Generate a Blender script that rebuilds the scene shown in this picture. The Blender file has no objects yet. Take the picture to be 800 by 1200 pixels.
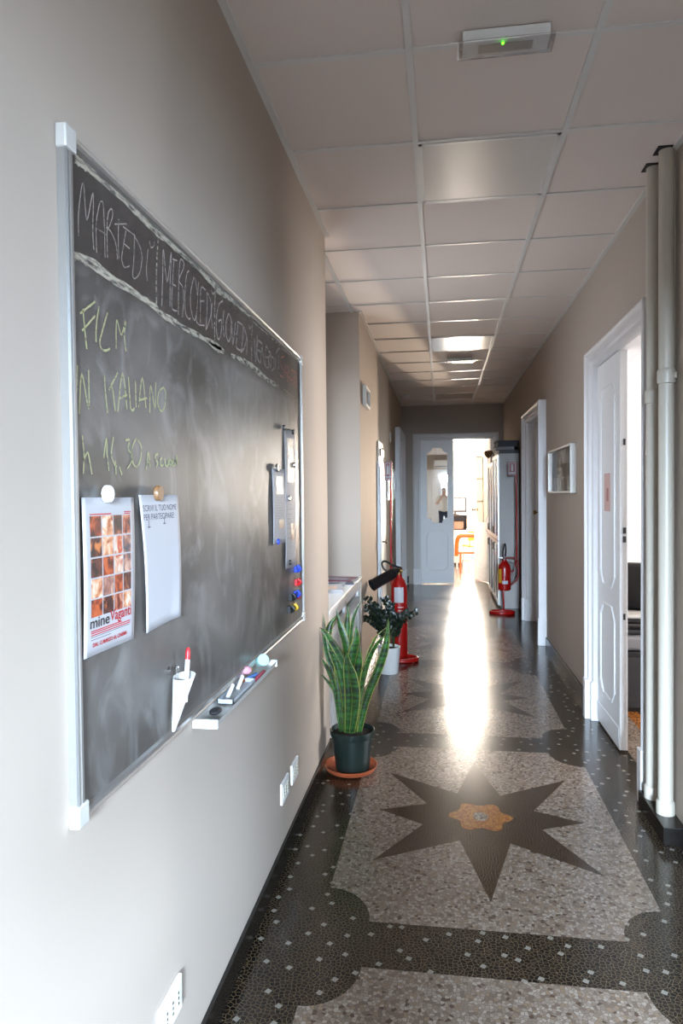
import bpy, bmesh, math, random
from mathutils import Vector, Matrix
random.seed(7)
PI = math.pi
scene = bpy.context.scene
C = scene.collection

# ------------------------------------------------------------------ camera
cam_d = bpy.data.cameras.new('camera')
cam_d.sensor_fit = 'VERTICAL'; cam_d.sensor_height = 36.0; cam_d.lens = 36.0*801.94/1200.0
cam_d.clip_start = 0.02; cam_d.clip_end = 200
cam = bpy.data.objects.new('camera', cam_d); C.objects.link(cam)
r_ = Vector((0.98956588, 0.14373126, -0.01003506)); u_ = Vector((0.00635075, 0.02606923, 0.99963997)); f_ = Vector((-0.14394112, 0.98927333, -0.02488442))
cam.matrix_world = Matrix(((r_.x, u_.x, -f_.x, 0), (r_.y, u_.y, -f_.y, 0), (r_.z, u_.z, -f_.z, 1.4847), (0, 0, 0, 1)))
scene.camera = cam

# ------------------------------------------------------------------ world and daylight
world = bpy.data.worlds.new('world'); scene.world = world; world.use_nodes = True
bg = world.node_tree.nodes['Background']; bg.inputs[0].default_value = (0.80, 0.88, 1.0, 1); bg.inputs[1].default_value = 1.0
def window_light(name, loc, target, sx, sy, power, color, spread=180):
    d = bpy.data.lights.new(name, 'AREA'); d.shape = 'RECTANGLE'; d.size = sx; d.size_y = sy; d.energy = power; d.color = color
    d.spread = math.radians(spread)
    o = bpy.data.objects.new(name, d); C.objects.link(o); o.location = loc
    o.rotation_euler = (Vector(target)-Vector(loc)).to_track_quat('-Z', 'Y').to_euler()
    return o
# sky seen through the windows of the rooms around the corridor
window_light('far_window_daylight', (1.0, 15.9, 1.95), (1.0, 0, 1.95), 1.5, 2.2, 700, (1.0, 0.89, 0.76))
window_light('far_window_sunlit_part', (1.085, 15.85, 1.50), (-.64, 5, 1.5), 0.07, 1.4, 58, (1.0, 0.78, 0.58), 50)
window_light('near_room_window_daylight', (4.4, 1.3, 1.9), (0.4, 1.5, 0.0), 1.6, 1.5, 34, (0.56, 0.76, 1.0), 130)
window_light('office_window_daylight', (4.4, 4.2, 1.6), (0, 3.6, 1.3), 1.6, 1.8, 85, (0.95, 0.96, 1.0))
window_light('niche_window_daylight', (-1.12, 4.7, 1.75), (1, 4.7, 1.75), 1.0, 1.3, 6, (0.85, 0.92, 1.0))
window_light('back_door_skylight', (0.6, -5.6, 2.85), (0.2, 0, 1.0), 2.4, 1.7, 2650, (0.62, 0.80, 1.0), 120)
scene.view_settings.view_transform = 'Standard'; scene.view_settings.look = 'None'
scene.view_settings.exposure = 1.58; scene.view_settings.gamma = 1.0; scene.view_settings.use_curve_mapping = False
scene.cycles.use_denoising = True
scene.cycles.max_bounces = 10; scene.cycles.diffuse_bounces = 7; scene.cycles.glossy_bounces = 5
scene.cycles.sample_clamp_indirect = 8.0

# ------------------------------------------------------------------ materials
def rgb(h):
    h = h.lstrip('#'); c = [int(h[i:i+2], 16)/255 for i in (0, 2, 4)]
    return tuple((x/12.92 if x <= .04045 else ((x+.055)/1.055)**2.4) for x in c)+(1,)
def mat(name, col, rough=0.6, metal=0.0, noise=0.0, nscale=20.0, bump=0.0, spec=0.5, emit=None, estr=0, alpha=1.0, trans=0.0):
    m = bpy.data.materials.new(name); m.use_nodes = True
    nt = m.node_tree; b = nt.nodes['Principled BSDF']
    c = rgb(col) if isinstance(col, str) else col
    b.inputs['Base Color'].default_value = c
    b.inputs['Roughness'].default_value = rough; b.inputs['Metallic'].default_value = metal
    b.inputs['Specular IOR Level'].default_value = spec
    b.inputs['Alpha'].default_value = alpha; b.inputs['Transmission Weight'].default_value = trans
    if emit: b.inputs['Emission Color'].default_value = rgb(emit); b.inputs['Emission Strength'].default_value = estr
    tc = nt.nodes.new('ShaderNodeTexCoord'); n = nt.nodes.new('ShaderNodeTexNoise'); n.inputs['Scale'].default_value = nscale; n.inputs['Detail'].default_value = 4
    nt.links.new(tc.outputs['Object'], n.inputs['Vector'])
    mx = nt.nodes.new('ShaderNodeMix'); mx.data_type = 'RGBA'
    k = noise if noise > 0 else 0.03
    mx.inputs['A'].default_value = tuple(x*(1-k) for x in c[:3])+(1,); mx.inputs['B'].default_value = tuple(min(1, x*(1+k)) for x in c[:3])+(1,)
    nt.links.new(n.outputs['Fac'], mx.inputs['Factor']); nt.links.new(mx.outputs['Result'], b.inputs['Base Color'])
    if bump > 0:
        bp = nt.nodes.new('ShaderNodeBump'); bp.inputs['Strength'].default_value = bump; bp.inputs['Distance'].default_value = 0.002
        nt.links.new(n.outputs['Fac'], bp.inputs['Height']); nt.links.new(bp.outputs['Normal'], b.inputs['Normal'])
    return m
def terrazzo(name, cols, scale, grout, squares=None, rough=0.19, sq=10.5):
    m = bpy.data.materials.new(name); m.use_nodes = True; nt = m.node_tree; L = nt.links; b = nt.nodes['Principled BSDF']
    tc = nt.nodes.new('ShaderNodeTexCoord')
    v = nt.nodes.new('ShaderNodeTexVoronoi'); v.inputs['Scale'].default_value = scale; L.new(tc.outputs['Object'], v.inputs['Vector'])
    v.voronoi_dimensions = '2D'
    sp = nt.nodes.new('ShaderNodeSeparateColor'); L.new(v.outputs['Color'], sp.inputs[0])
    r = nt.nodes.new('ShaderNodeValToRGB'); cr = r.color_ramp; cr.interpolation = 'CONSTANT'
    cr.elements[0].color = rgb(cols[0][1]); cr.elements[0].position = 0; cr.elements[1].position = cols[1][0]; cr.elements[1].color = rgb(cols[1][1])
    for p, c in cols[2:]:
        e = cr.elements.new(p); e.color = rgb(c)
    L.new(sp.outputs[0], r.inputs[0])
    v2 = nt.nodes.new('ShaderNodeTexVoronoi'); v2.voronoi_dimensions = '2D'; v2.feature = 'DISTANCE_TO_EDGE'; v2.inputs['Scale'].default_value = scale; L.new(tc.outputs['Object'], v2.inputs['Vector'])
    lt = nt.nodes.new('ShaderNodeMath'); lt.operation = 'LESS_THAN'; lt.inputs[1].default_value = 0.055; L.new(v2.outputs['Distance'], lt.inputs[0])
    mx = nt.nodes.new('ShaderNodeMix'); mx.data_type = 'RGBA'; L.new(lt.outputs[0], mx.inputs['Factor']); L.new(r.outputs[0], mx.inputs['A']); mx.inputs['B'].default_value = rgb(grout)
    out = mx.outputs['Result']
    if squares:
        mp = nt.nodes.new('ShaderNodeMapping'); mp.inputs['Rotation'].default_value = (0, 0, 0.5); L.new(tc.outputs['Object'], mp.inputs['Vector'])
        v3 = nt.nodes.new('ShaderNodeTexVoronoi'); v3.voronoi_dimensions = '2D'; v3.distance = 'CHEBYCHEV'; v3.inputs['Scale'].default_value = sq; v3.inputs['Randomness'].default_value = 0.75
        L.new(mp.outputs[0], v3.inputs['Vector'])
        l3 = nt.nodes.new('ShaderNodeMath'); l3.operation = 'LESS_THAN'; l3.inputs[1].default_value = 0.09; L.new(v3.outputs['Distance'], l3.inputs[0])
        m3 = nt.nodes.new('ShaderNodeMix'); m3.data_type = 'RGBA'; L.new(l3.outputs[0], m3.inputs['Factor']); L.new(out, m3.inputs['A']); m3.inputs['B'].default_value = rgb(squares)
        out = m3.outputs['Result']
    L.new(out, b.inputs['Base Color'])
    n = nt.nodes.new('ShaderNodeTexNoise'); n.inputs['Scale'].default_value = 1.7; n.inputs['Detail'].default_value = 3; L.new(tc.outputs['Object'], n.inputs['Vector'])
    mr = nt.nodes.new('ShaderNodeMapRange'); mr.inputs['To Min'].default_value = rough*0.75; mr.inputs['To Max'].default_value = rough*1.35
    L.new(n.outputs['Fac'], mr.inputs['Value']); L.new(mr.outputs[0], b.inputs['Roughness'])
    return m
M = {}
M['wall'] = mat('warm_grey_paint', '#a89c91', 0.85, noise=0.02, nscale=3, bump=0.05, spec=0.12)
M['ceil'] = mat('mineral_tile', '#cfc2b9', 0.8, noise=0.05, nscale=160, bump=0.15)
M['runner'] = mat('white_runner', '#c6c2bd', 0.28, noise=0.02)
M['gloss'] = mat('white_enamel', '#cbc8c8', 0.33, noise=0.02)
M['lacquer'] = mat('white_lacquer', '#dcdcdc', 0.4, noise=0.02)
M['cab'] = mat('pale_grey_cabinet_laminate', '#96908c', 0.45, noise=0.02)
M['pipe'] = mat('cream_pipe_enamel', '#aca497', 0.4, noise=0.02)
M['black_stone'] = mat('black_marble', '#14110f', 0.25, noise=0.3, nscale=30)
M['black'] = mat('black_plastic', '#0d0d0f', 0.4)
M['dark_blue'] = mat('navy_cloth_board', '#10121f', 0.55)
M['grey'] = mat('grey_plastic', '#77767a', 0.5)
M['dgrey'] = mat('dark_grey_plastic', '#2a2a2d', 0.5)
M['alu'] = mat('brushed_aluminium', '#b9b8b6', 0.32, metal=0.85, noise=0.04, nscale=60)
M['alu_white'] = mat('satin_white_aluminium', '#cfcdc9', 0.35, metal=0.3)
M['steel'] = mat('chrome_steel', '#b5b0aa', 0.2, metal=1.0)
M['brass'] = mat('aged_brass', '#8a6a38', 0.3, metal=1.0)
M['red'] = mat('fire_red_enamel', '#8f0c0a', 0.25, noise=0.05)
M['dred'] = mat('dull_red_plastic', '#6f1511', 0.4)
M['white'] = mat('white_plastic', '#dcdcda', 0.4)
M['paper'] = mat('white_paper', '#a8a6a9', 0.6, noise=0.02, nscale=8)
M['cream'] = mat('cream_enamel', '#e0dccf', 0.4)
M['yellow_label'] = mat('yellow_label', '#b98d1a', 0.5)
M['ink_red'] = mat('red_print', '#a8131d', 0.6)
M['ink_black'] = mat('black_print', '#1b1416', 0.6)
M['ink_navy'] = mat('navy_marker', '#2a2f45', 0.6)
M['soil'] = mat('dark_soil', '#1d140e', 0.95, noise=0.5, nscale=90, bump=0.8)
M['green_pot'] = mat('dark_green_plastic', '#16221f', 0.38)
M['terracotta'] = mat('terracotta_plastic', '#a4502e', 0.55, noise=0.06)
M['orange'] = mat('orange_plastic', '#ee5a12', 0.4)
M['olive'] = mat('olive_plastic', '#9c9410', 0.5)
M['brown'] = mat('brown_shelf', '#4a3a34', 0.5)
M['blue'] = mat('blue_plastic', '#1d3fb0', 0.35)
M['bred'] = mat('bright_red_plastic', '#b81a22', 0.35)
M['yel'] = mat('yellow_plastic', '#c9a11a', 0.4)
M['bronze'] = mat('bronze_plastic', '#7c5a3c', 0.35)
M['leaf_dark'] = mat('dark_glossy_leaf', '#0d1811', 0.3, noise=0.3, nscale=20)
M['stem'] = mat('leaf_stem', '#2c3a1c', 0.5)
M['skin'] = mat('skin', '#c49a80', 0.5); M['hair'] = mat('brown_hair', '#4a2c1c', 0.5); M['cloth'] = mat('white_cotton', '#dcd6cc', 0.8); M['denim'] = mat('dark_denim', '#2b3347', 0.8)
M['mirror'] = mat('mirror_glass', '#e6e3dc', 0.02, metal=1.0)
M['prism'] = mat('prismatic_acrylic', '#c9c1b8', 0.22, noise=0.04, nscale=140, bump=0.1)
M['cardboard'] = mat('cardboard', '#b07a45', 0.7)
M['slate'] = None
def green_leaf():
    m = bpy.data.materials.new('banded_green_leaf'); m.use_nodes = True; nt = m.node_tree; L = nt.links; b = nt.nodes['Principled BSDF']
    tc = nt.nodes.new('ShaderNodeTexCoord'); mp = nt.nodes.new('ShaderNodeMapping'); mp.inputs['Scale'].default_value = (12, 12, 75); L.new(tc.outputs['Object'], mp.inputs[0])
    n = nt.nodes.new('ShaderNodeTexNoise'); n.inputs['Scale'].default_value = 1.0; n.inputs['Detail'].default_value = 3; L.new(mp.outputs[0], n.inputs['Vector'])
    r = nt.nodes.new('ShaderNodeValToRGB'); r.color_ramp.elements[0].position = .38; r.color_ramp.elements[0].color = rgb('#0d2010'); r.color_ramp.elements[1].position = .62; r.color_ramp.elements[1].color = rgb('#2f6324')
    L.new(n.outputs['Fac'], r.inputs[0]); L.new(r.outputs[0], b.inputs['Base Color']); b.inputs['Roughness'].default_value = 0.38
    return m
M['leaf'] = green_leaf(); M['leaf_edge'] = mat('yellow_leaf_edge', '#8d8c44', 0.4, noise=0.1)
def slate():
    m = bpy.data.materials.new('chalky_slate'); m.use_nodes = True; nt = m.node_tree; L = nt.links; b = nt.nodes['Principled BSDF']
    tc = nt.nodes.new('ShaderNodeTexCoord')
    mp = nt.nodes.new('ShaderNodeMapping'); mp.inputs['Scale'].default_value = (1, 1.0, 1.15); mp.inputs['Rotation'].default_value = (0.5, 0, 0); L.new(tc.outputs['Object'], mp.inputs[0])
    n = nt.nodes.new('ShaderNodeTexNoise'); n.inputs['Scale'].default_value = 1.6; n.inputs['Detail'].default_value = 7; n.inputs['Distortion'].default_value = 1.3; L.new(mp.outputs[0], n.inputs['Vector'])
    r = nt.nodes.new('ShaderNodeValToRGB'); r.color_ramp.elements[0].position = .36; r.color_ramp.elements[0].color = rgb('#3f3b37'); r.color_ramp.elements[1].position = .70; r.color_ramp.elements[1].color = rgb('#726d69')
    L.new(n.outputs['Fac'], r.inputs[0])
    # fine streaks of wiped chalk
    mp2 = nt.nodes.new('ShaderNodeMapping'); mp2.inputs['Scale'].default_value = (1, 2.2, 1.5); mp2.inputs['Rotation'].default_value = (-0.9, 0, 0); L.new(tc.outputs['Object'], mp2.inputs[0])
    n2 = nt.nodes.new('ShaderNodeTexNoise'); n2.inputs['Scale'].default_value = 3; n2.inputs['Detail'].default_value = 5; n2.inputs['Distortion'].default_value = 2.0; L.new(mp2.outputs[0], n2.inputs['Vector'])
    r2 = nt.nodes.new('ShaderNodeValToRGB'); r2.color_ramp.elements[0].position = .5; r2.color_ramp.elements[0].color = (0, 0, 0, 1); r2.color_ramp.elements[1].position = .8; r2.color_ramp.elements[1].color = (.55, .55, .55, 1)
    L.new(n2.outputs['Fac'], r2.inputs[0])
    mx = nt.nodes.new('ShaderNodeMix'); mx.data_type = 'RGBA'; L.new(r2.outputs[0], mx.inputs['Factor']); L.new(r.outputs[0], mx.inputs['A']); mx.inputs['B'].default_value = rgb('#8d8b88')
    # the heading band was written on wiped, wet slate: darker
    sx = nt.nodes.new('ShaderNodeSeparateXYZ'); L.new(tc.outputs['Object'], sx.inputs[0])
    ad = nt.nodes.new('ShaderNodeMath'); ad.operation = 'MULTIPLY_ADD'; L.new(n2.outputs['Fac'], ad.inputs[0]); ad.inputs[1].default_value = 0.06; L.new(sx.outputs['Z'], ad.inputs[2])
    mr = nt.nodes.new('ShaderNodeMapRange'); mr.inputs['From Min'].default_value = 1.91; mr.inputs['From Max'].default_value = 1.95; mr.inputs['To Max'].default_value = 0.85; L.new(ad.outputs[0], mr.inputs['Value'])
    m2 = nt.nodes.new('ShaderNodeMix'); m2.data_type = 'RGBA'; L.new(mr.outputs[0], m2.inputs['Factor']); L.new(mx.outputs['Result'], m2.inputs['A']); m2.inputs['B'].default_value = rgb('#332c29')
    L.new(m2.outputs['Result'], b.inputs['Base Color']); b.inputs['Roughness'].default_value = 0.42
    return m
M['slate'] = slate()
def chalk(name, col, thr):
    m = bpy.data.materials.new(name); m.use_nodes = True; nt = m.node_tree; L = nt.links; b = nt.nodes['Principled BSDF']
    b.inputs['Roughness'].default_value = 0.95
    tc = nt.nodes.new('ShaderNodeTexCoord'); mp = nt.nodes.new('ShaderNodeMapping'); mp.inputs['Scale'].default_value = (1, .22, 1); L.new(tc.outputs['Object'], mp.inputs[0]); n = nt.nodes.new('ShaderNodeTexNoise'); n.inputs['Scale'].default_value = 150; n.inputs['Detail'].default_value = 3; L.new(mp.outputs[0], n.inputs['Vector'])
    r = nt.nodes.new('ShaderNodeValToRGB'); r.color_ramp.elements[0].position = thr-.10; r.color_ramp.elements[0].color = rgb('#5a5450'); r.color_ramp.elements[1].position = thr+.12; r.color_ramp.elements[1].color = rgb(col)
    L.new(n.outputs['Fac'], r.inputs[0]); L.new(r.outputs[0], b.inputs['Base Color'])
    return m
M['chalk_w'] = chalk('white_chalk', '#9b918a', .36); M['chalk_y'] = chalk('yellow_chalk', '#a09e76', .34); M['chalk_p'] = chalk('pink_chalk', '#a87a6e', .40); M['chalk_t'] = chalk('thick_white_chalk', '#a09888', .46)
def glassy(name, tint=(1, 1, 1, 1), refl=0.08, rough=0.02):
    m = bpy.data.materials.new(name); m.use_nodes = True; nt = m.node_tree; nt.nodes.clear(); L = nt.links
    o = nt.nodes.new('ShaderNodeOutputMaterial'); t = nt.nodes.new('ShaderNodeBsdfTransparent'); t.inputs[0].default_value = tint
    g = nt.nodes.new('ShaderNodeBsdfGlossy'); g.inputs['Roughness'].default_value = rough
    fr = nt.nodes.new('ShaderNodeLayerWeight'); fr.inputs[0].default_value = 0.25
    mr = nt.nodes.new('ShaderNodeMapRange'); mr.inputs['To Min'].default_value = refl; mr.inputs['To Max'].default_value = 0.30; L.new(fr.outputs['Fresnel'], mr.inputs['Value'])
    x = nt.nodes.new('ShaderNodeMixShader'); L.new(mr.outputs[0], x.inputs[0]); L.new(t.outputs[0], x.inputs[1]); L.new(g.outputs[0], x.inputs[2]); L.new(x.outputs[0], o.inputs[0])
    return m
M['glass'] = glassy('clear_glass'); M['acrylic'] = glassy('clear_acrylic', (.85, .83, .82, 1), .12, .12)
def photo(name, cols, scale, seed):
    m = bpy.data.materials.new(name); m.use_nodes = True; nt = m.node_tree; L = nt.links; b = nt.nodes['Principled BSDF']; b.inputs['Roughness'].default_value = .4
    tc = nt.nodes.new('ShaderNodeTexCoord'); mp = nt.nodes.new('ShaderNodeMapping'); mp.inputs['Location'].default_value = (seed*1.7, seed*2.3, seed*.9); L.new(tc.outputs['Object'], mp.inputs[0])
    n = nt.nodes.new('ShaderNodeTexNoise'); n.inputs['Scale'].default_value = scale; n.inputs['Detail'].default_value = 2; n.inputs['Distortion'].default_value = .6; L.new(mp.outputs[0], n.inputs['Vector'])
    r = nt.nodes.new('ShaderNodeValToRGB'); cr = r.color_ramp; cr.elements[0].position = .34; cr.elements[0].color = rgb(cols[0]); cr.elements[1].position = .66; cr.elements[1].color = rgb(cols[-1])
    for i, c in enumerate(cols[1:-1]):
        e = cr.elements.new(.34+.32*(i+1)/(len(cols)-1)); e.color = rgb(c)
    L.new(n.outputs['Fac'], r.inputs[0]); L.new(r.outputs[0], b.inputs['Base Color'])
    return m
T_light = terrazzo('pale_terrazzo', [(0, '#66594e'), (.25, '#72655a'), (.5, '#5a4c41'), (.68, '#7e7267'), (.86, '#6c5a49'), (.95, '#43342a')], 85, '#50443a')
T_dark = terrazzo('dark_terrazzo', [(0, '#0e0a08'), (.3, '#16100d'), (.55, '#20160f'), (.75, '#090808'), (.9, '#281e18')], 70, '#4e4230', squares='#6d675e')
T_star = terrazzo('brown_terrazzo', [(0, '#140d09'), (.4, '#20140d'), (.7, '#0e0907')], 85, '#5a442d')
T_orange = terrazzo('orange_terrazzo', [(0, '#834d1d'), (.4, '#723d18'), (.7, '#8f5f28')], 110, '#503118')
T_room = terrazzo('office_terrazzo', [(0, '#6a4a38'), (.25, '#3a2620'), (.5, '#8c6a54'), (.75, '#5a2c1a'), (.9, '#a08a78')], 40, '#3b2d25')

# ------------------------------------------------------------------ mesh helpers
def new(name, bm, mats, parent=None, smooth=False, bevel=0.0, loc=None):
    me = bpy.data.meshes.new(name)
    bmesh.ops.recalc_face_normals(bm, faces=bm.faces)
    bm.to_mesh(me); bm.free()
    if not isinstance(mats, (list, tuple)): mats = [mats]
    for m in mats: me.materials.append(m)
    if smooth:
        for p in me.polygons: p.use_smooth = True
        try: me.set_sharp_from_angle(angle=math.radians(38))
        except Exception: pass
    o = bpy.data.objects.new(name, me); C.objects.link(o)
    if parent is not None: o.parent = parent
    if loc is not None: o.location = loc
    if bevel > 0:
        b = o.modifiers.new('bevel', 'BEVEL'); b.width = bevel; b.segments = 2; b.limit_method = 'ANGLE'; b.angle_limit = math.radians(40)
    return o
def thing(name, label, cat, loc=(0, 0, 0), rz=0, group=None):
    o = bpy.data.objects.new(name, None); o.empty_display_size = .05; C.objects.link(o); o.location = loc; o.rotation_euler = (0, 0, rz)
    o['label'] = label; o['category'] = cat
    if group: o['group'] = group
    return o
def tag(o, label, cat, group=None):
    o['label'] = label; o['category'] = cat
    if group: o['group'] = group
    return o
def struct(o): o['kind'] = 'structure'; return o
def BM(): return bmesh.new()
def box(bm, x0, x1, y0, y1, z0, z1, mi=0, rot=None, about=None):
    vs = [bm.verts.new((x, y, z)) for x in (x0, x1) for y in (y0, y1) for z in (z0, z1)]
    fs = [(0, 1, 3, 2), (4, 6, 7, 5), (0, 4, 5, 1), (2, 3, 7, 6), (0, 2, 6, 4), (1, 5, 7, 3)]
    for f in fs:
        q = bm.faces.new([vs[i] for i in f]); q.material_index = mi
    if rot is not None: bmesh.ops.rotate(bm, verts=vs, cent=about or ((x0+x1)/2, (y0+y1)/2, (z0+z1)/2), matrix=rot)
    return vs
def poly(bm, pts, z, mi=0):
    q = bm.faces.new([bm.verts.new((p[0], p[1], z)) for p in pts]); q.material_index = mi; return q
def lathe(bm, prof, seg=32, center=(0, 0, 0), axis='Z', mi=0, closed=False):
    rings = []
    ax = Vector({'X': (1, 0, 0), 'Y': (0, 1, 0), 'Z': (0, 0, 1)}[axis]) if isinstance(axis, str) else Vector(axis).normalized()
    q = ax.to_track_quat('Z', 'Y').to_matrix() if ax.z < .999 else Matrix.Identity(3)
    c = Vector(center)
    for (r, z) in prof:
        rings.append([bm.verts.new(c+q @ Vector((max(r, 1e-4)*math.cos(2*PI*i/seg), max(r, 1e-4)*math.sin(2*PI*i/seg), z))) for i in range(seg)])
    for a, b in zip(rings, rings[1:]):
        for i in range(seg):
            f = bm.faces.new((a[i], a[(i+1) % seg], b[(i+1) % seg], b[i])); f.material_index = mi
    if closed:
        a, b = rings[-1], rings[0]
        for i in range(seg):
            f = bm.faces.new((a[i], a[(i+1) % seg], b[(i+1) % seg], b[i])); f.material_index = mi
    else:
        for ring in (rings[0], rings[-1]):
            f = bm.faces.new(ring); f.material_index = mi
def smooth_path(pts, n=6):
    pts = [Vector(p) for p in pts]; out = []
    for i in range(len(pts)-1):
        p0 = pts[max(i-1, 0)]; p1 = pts[i]; p2 = pts[i+1]; p3 = pts[min(i+2, len(pts)-1)]
        for k in range(n):
            t = k/n
            out.append(.5*((2*p1)+(p2-p0)*t+(2*p0-5*p1+4*p2-p3)*t*t+(3*p1-p0-3*p2+p3)*t**3))
    out.append(pts[-1]); return out
def tube(bm, pts, r, seg=10, mi=0, closed=False, sm=True, n=6):
    P = smooth_path(pts, n) if sm else [Vector(p) for p in pts]
    if closed and (P[0]-P[-1]).length < 1e-5: P = P[:-1]
    N = len(P); rings = []; up = None
    for i, p in enumerate(P):
        if closed: t = (P[(i+1) % N]-P[i-1]).normalized()
        else: t = (P[min(i+1, N-1)]-P[max(i-1, 0)]).normalized()
        if up is None: up = Vector((0, 0, 1)) if abs(t.z) < .9 else Vector((1, 0, 0))
        s = t.cross(up).normalized(); up = s.cross(t).normalized()
        rr = r[i*(len(r)-1)//max(N-1, 1)] if isinstance(r, (list, tuple)) else r
        rings.append([bm.verts.new(p+rr*(math.cos(2*PI*k/seg)*s+math.sin(2*PI*k/seg)*up)) for k in range(seg)])
    lim = N if closed else N-1
    for i in range(lim):
        a, b = rings[i], rings[(i+1) % N]
        for k in range(seg):
            f = bm.faces.new((a[k], a[(k+1) % seg], b[(k+1) % seg], b[k])); f.material_index = mi
    if not closed:
        for ring in (rings[0], rings[-1]):
            f = bm.faces.new(ring); f.material_index = mi
class Plane:            # a wall-mounted frame of reference: u along the wall, n out of it, z up
    def __init__(s, o, u, n): s.o = Vector(o); s.u = Vector(u); s.n = Vector(n)
    def __call__(s, u, n, z): return s.o+s.u*u+s.n*n+Vector((0, 0, 1))*z
LW = Plane((-.6405, 0, 0), (0, 1, 0), (1, 0, 0))
RW = Plane((1.0065, 0, 0), (0, 1, 0), (-1, 0, 0))
EW = Plane((0, 11.35, 0), (1, 0, 0), (0, -1, 0))
def pbox(bm, pl, u0, u1, n0, n1, z0, z1, mi=0):
    vs = [bm.verts.new(pl(u, n, z)) for u in (u0, u1) for n in (n0, n1) for z in (z0, z1)]
    for f in [(0, 1, 3, 2), (4, 6, 7, 5), (0, 4, 5, 1), (2, 3, 7, 6), (0, 2, 6, 4), (1, 5, 7, 3)]:
        q = bm.faces.new([vs[i] for i in f]); q.material_index = mi
    return vs
def casing(bm, pl, u0, u1, zt, prof, z0=0.0):
    rows = []
    for (w, n) in prof:
        rows.append([bm.verts.new(p) for p in (pl(u0+w, n, z0), pl(u0+w, n, zt-w), pl(u1-w, n, zt-w), pl(u1-w, n, z0))])
    for a, b in zip(rows, rows[1:]):
        for i in range(3): bm.faces.new((a[i], a[i+1], b[i+1], b[i]))
def frame(bm, pl, u0, u1, z0, z1, prof, mi=0):
    rows = []
    for (w, n) in prof:
        rows.append([bm.verts.new(p) for p in (pl(u0+w, n, z0+w), pl(u0+w, n, z1-w), pl(u1-w, n, z1-w), pl(u1-w, n, z0+w))])
    rows.append(rows[0])
    for a, b in zip(rows, rows[1:]):
        for i in range(4):
            f = bm.faces.new((a[i], a[(i+1) % 4], b[(i+1) % 4], b[i])); f.material_index = mi
def octagon(u0, u1, z0, z1, c, fancy=True):
    # rectangle with scooped corners
    k = c*.35
    return [(u0, z0+c), (u0, z1-c), (u0+k, z1-c*.95), (u0+c*.95, z1-k), (u0+c, z1), (u1-c, z1), (u1-c*.95, z1-k), (u1-k, z1-c*.95), (u1, z1-c), (u1, z0+c), (u1-k, z0+c*.95), (u1-c*.95, z0+k), (u1-c, z0), (u0+c, z0), (u0+c*.95, z0+k), (u0+k, z0+c*.95)] if fancy else [(u0, z0+c), (u0, z1-c), (u0+c, z1), (u1-c, z1), (u1, z1-c), (u1, z0+c), (u1-c, z0), (u0+c, z0)]
def moulding(bm, pl, pts, n, r):
    N = len(pts); rings = []
    cx = sum(p[0] for p in pts)/N; cz = sum(p[1] for p in pts)/N
    for i, (u, z) in enumerate(pts):
        a = Vector(pts[i-1]); b = Vector(pts[(i+1) % N]); p = Vector((u, z))
        d1 = (p-a).normalized(); d2 = (b-p).normalized(); t = (d1+d2).normalized(); nn = Vector((-t.y, t.x))
        rings.append([bm.verts.new(pl(u+nn.x*w, n+h, z+nn.y*w)) for (w, h) in ((-r, 0), (-r*.7, r*.7), (-r*.2, r*.75), (0, r*.45), (r*.3, r), (r*.8, r*.8), (r, 0))])
    for i in range(N):
        a, b = rings[i], rings[(i+1) % N]
        for k in range(6): bm.faces.new((a[k], a[k+1], b[k+1], b[k]))
def ppoly(bm, pl, pts, n, mi=0):
    q = bm.faces.new([bm.verts.new(pl(p[0], n, p[1])) for p in pts]); q.material_index = mi
def pprism(bm, pl, pts, n0, n1, mi=0):
    a = [bm.verts.new(pl(p[0], n0, p[1])) for p in pts]; b = [bm.verts.new(pl(p[0], n1, p[1])) for p in pts]
    fs = [bm.faces.new(a), bm.faces.new(b)]+[bm.faces.new((a[i], a[(i+1) % len(a)], b[(i+1) % len(a)], b[i])) for i in range(len(a))]
    for f in fs: f.material_index = mi
def ribbon(bm, pts, x, w, mi=0, jit=0.0):
    # chalk stroke on the board: pts are (y, z); a thin raised ribbon
    P = smooth_path([(0, a, b) for a, b in pts], 5) if len(pts) > 2 else [Vector((0, a, b)) for a, b in pts]
    if len(pts) == 2 and jit > 0:
        a, b = P; P = [a.lerp(b, k/12) for k in range(13)]
    va = []; vb = []
    for i, p in enumerate(P):
        t = (P[min(i+1, len(P)-1)]-P[max(i-1, 0)]); t = t.normalized() if t.length > 1e-7 else Vector((0, 1, 0))
        s = Vector((0, -t.z, t.y)); k1 = w*(1+random.uniform(-jit, jit)); k2 = w*(1+random.uniform(-jit, jit))
        va.append(bm.verts.new((x, p.y+s.y*k1, p.z+s.z*k1))); vb.append(bm.verts.new((x, p.y-s.y*k2, p.z-s.z*k2)))
    for i in range(len(P)-1):
        f = bm.faces.new((va[i], va[i+1], vb[i+1], vb[i])); f.material_index = mi
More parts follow.
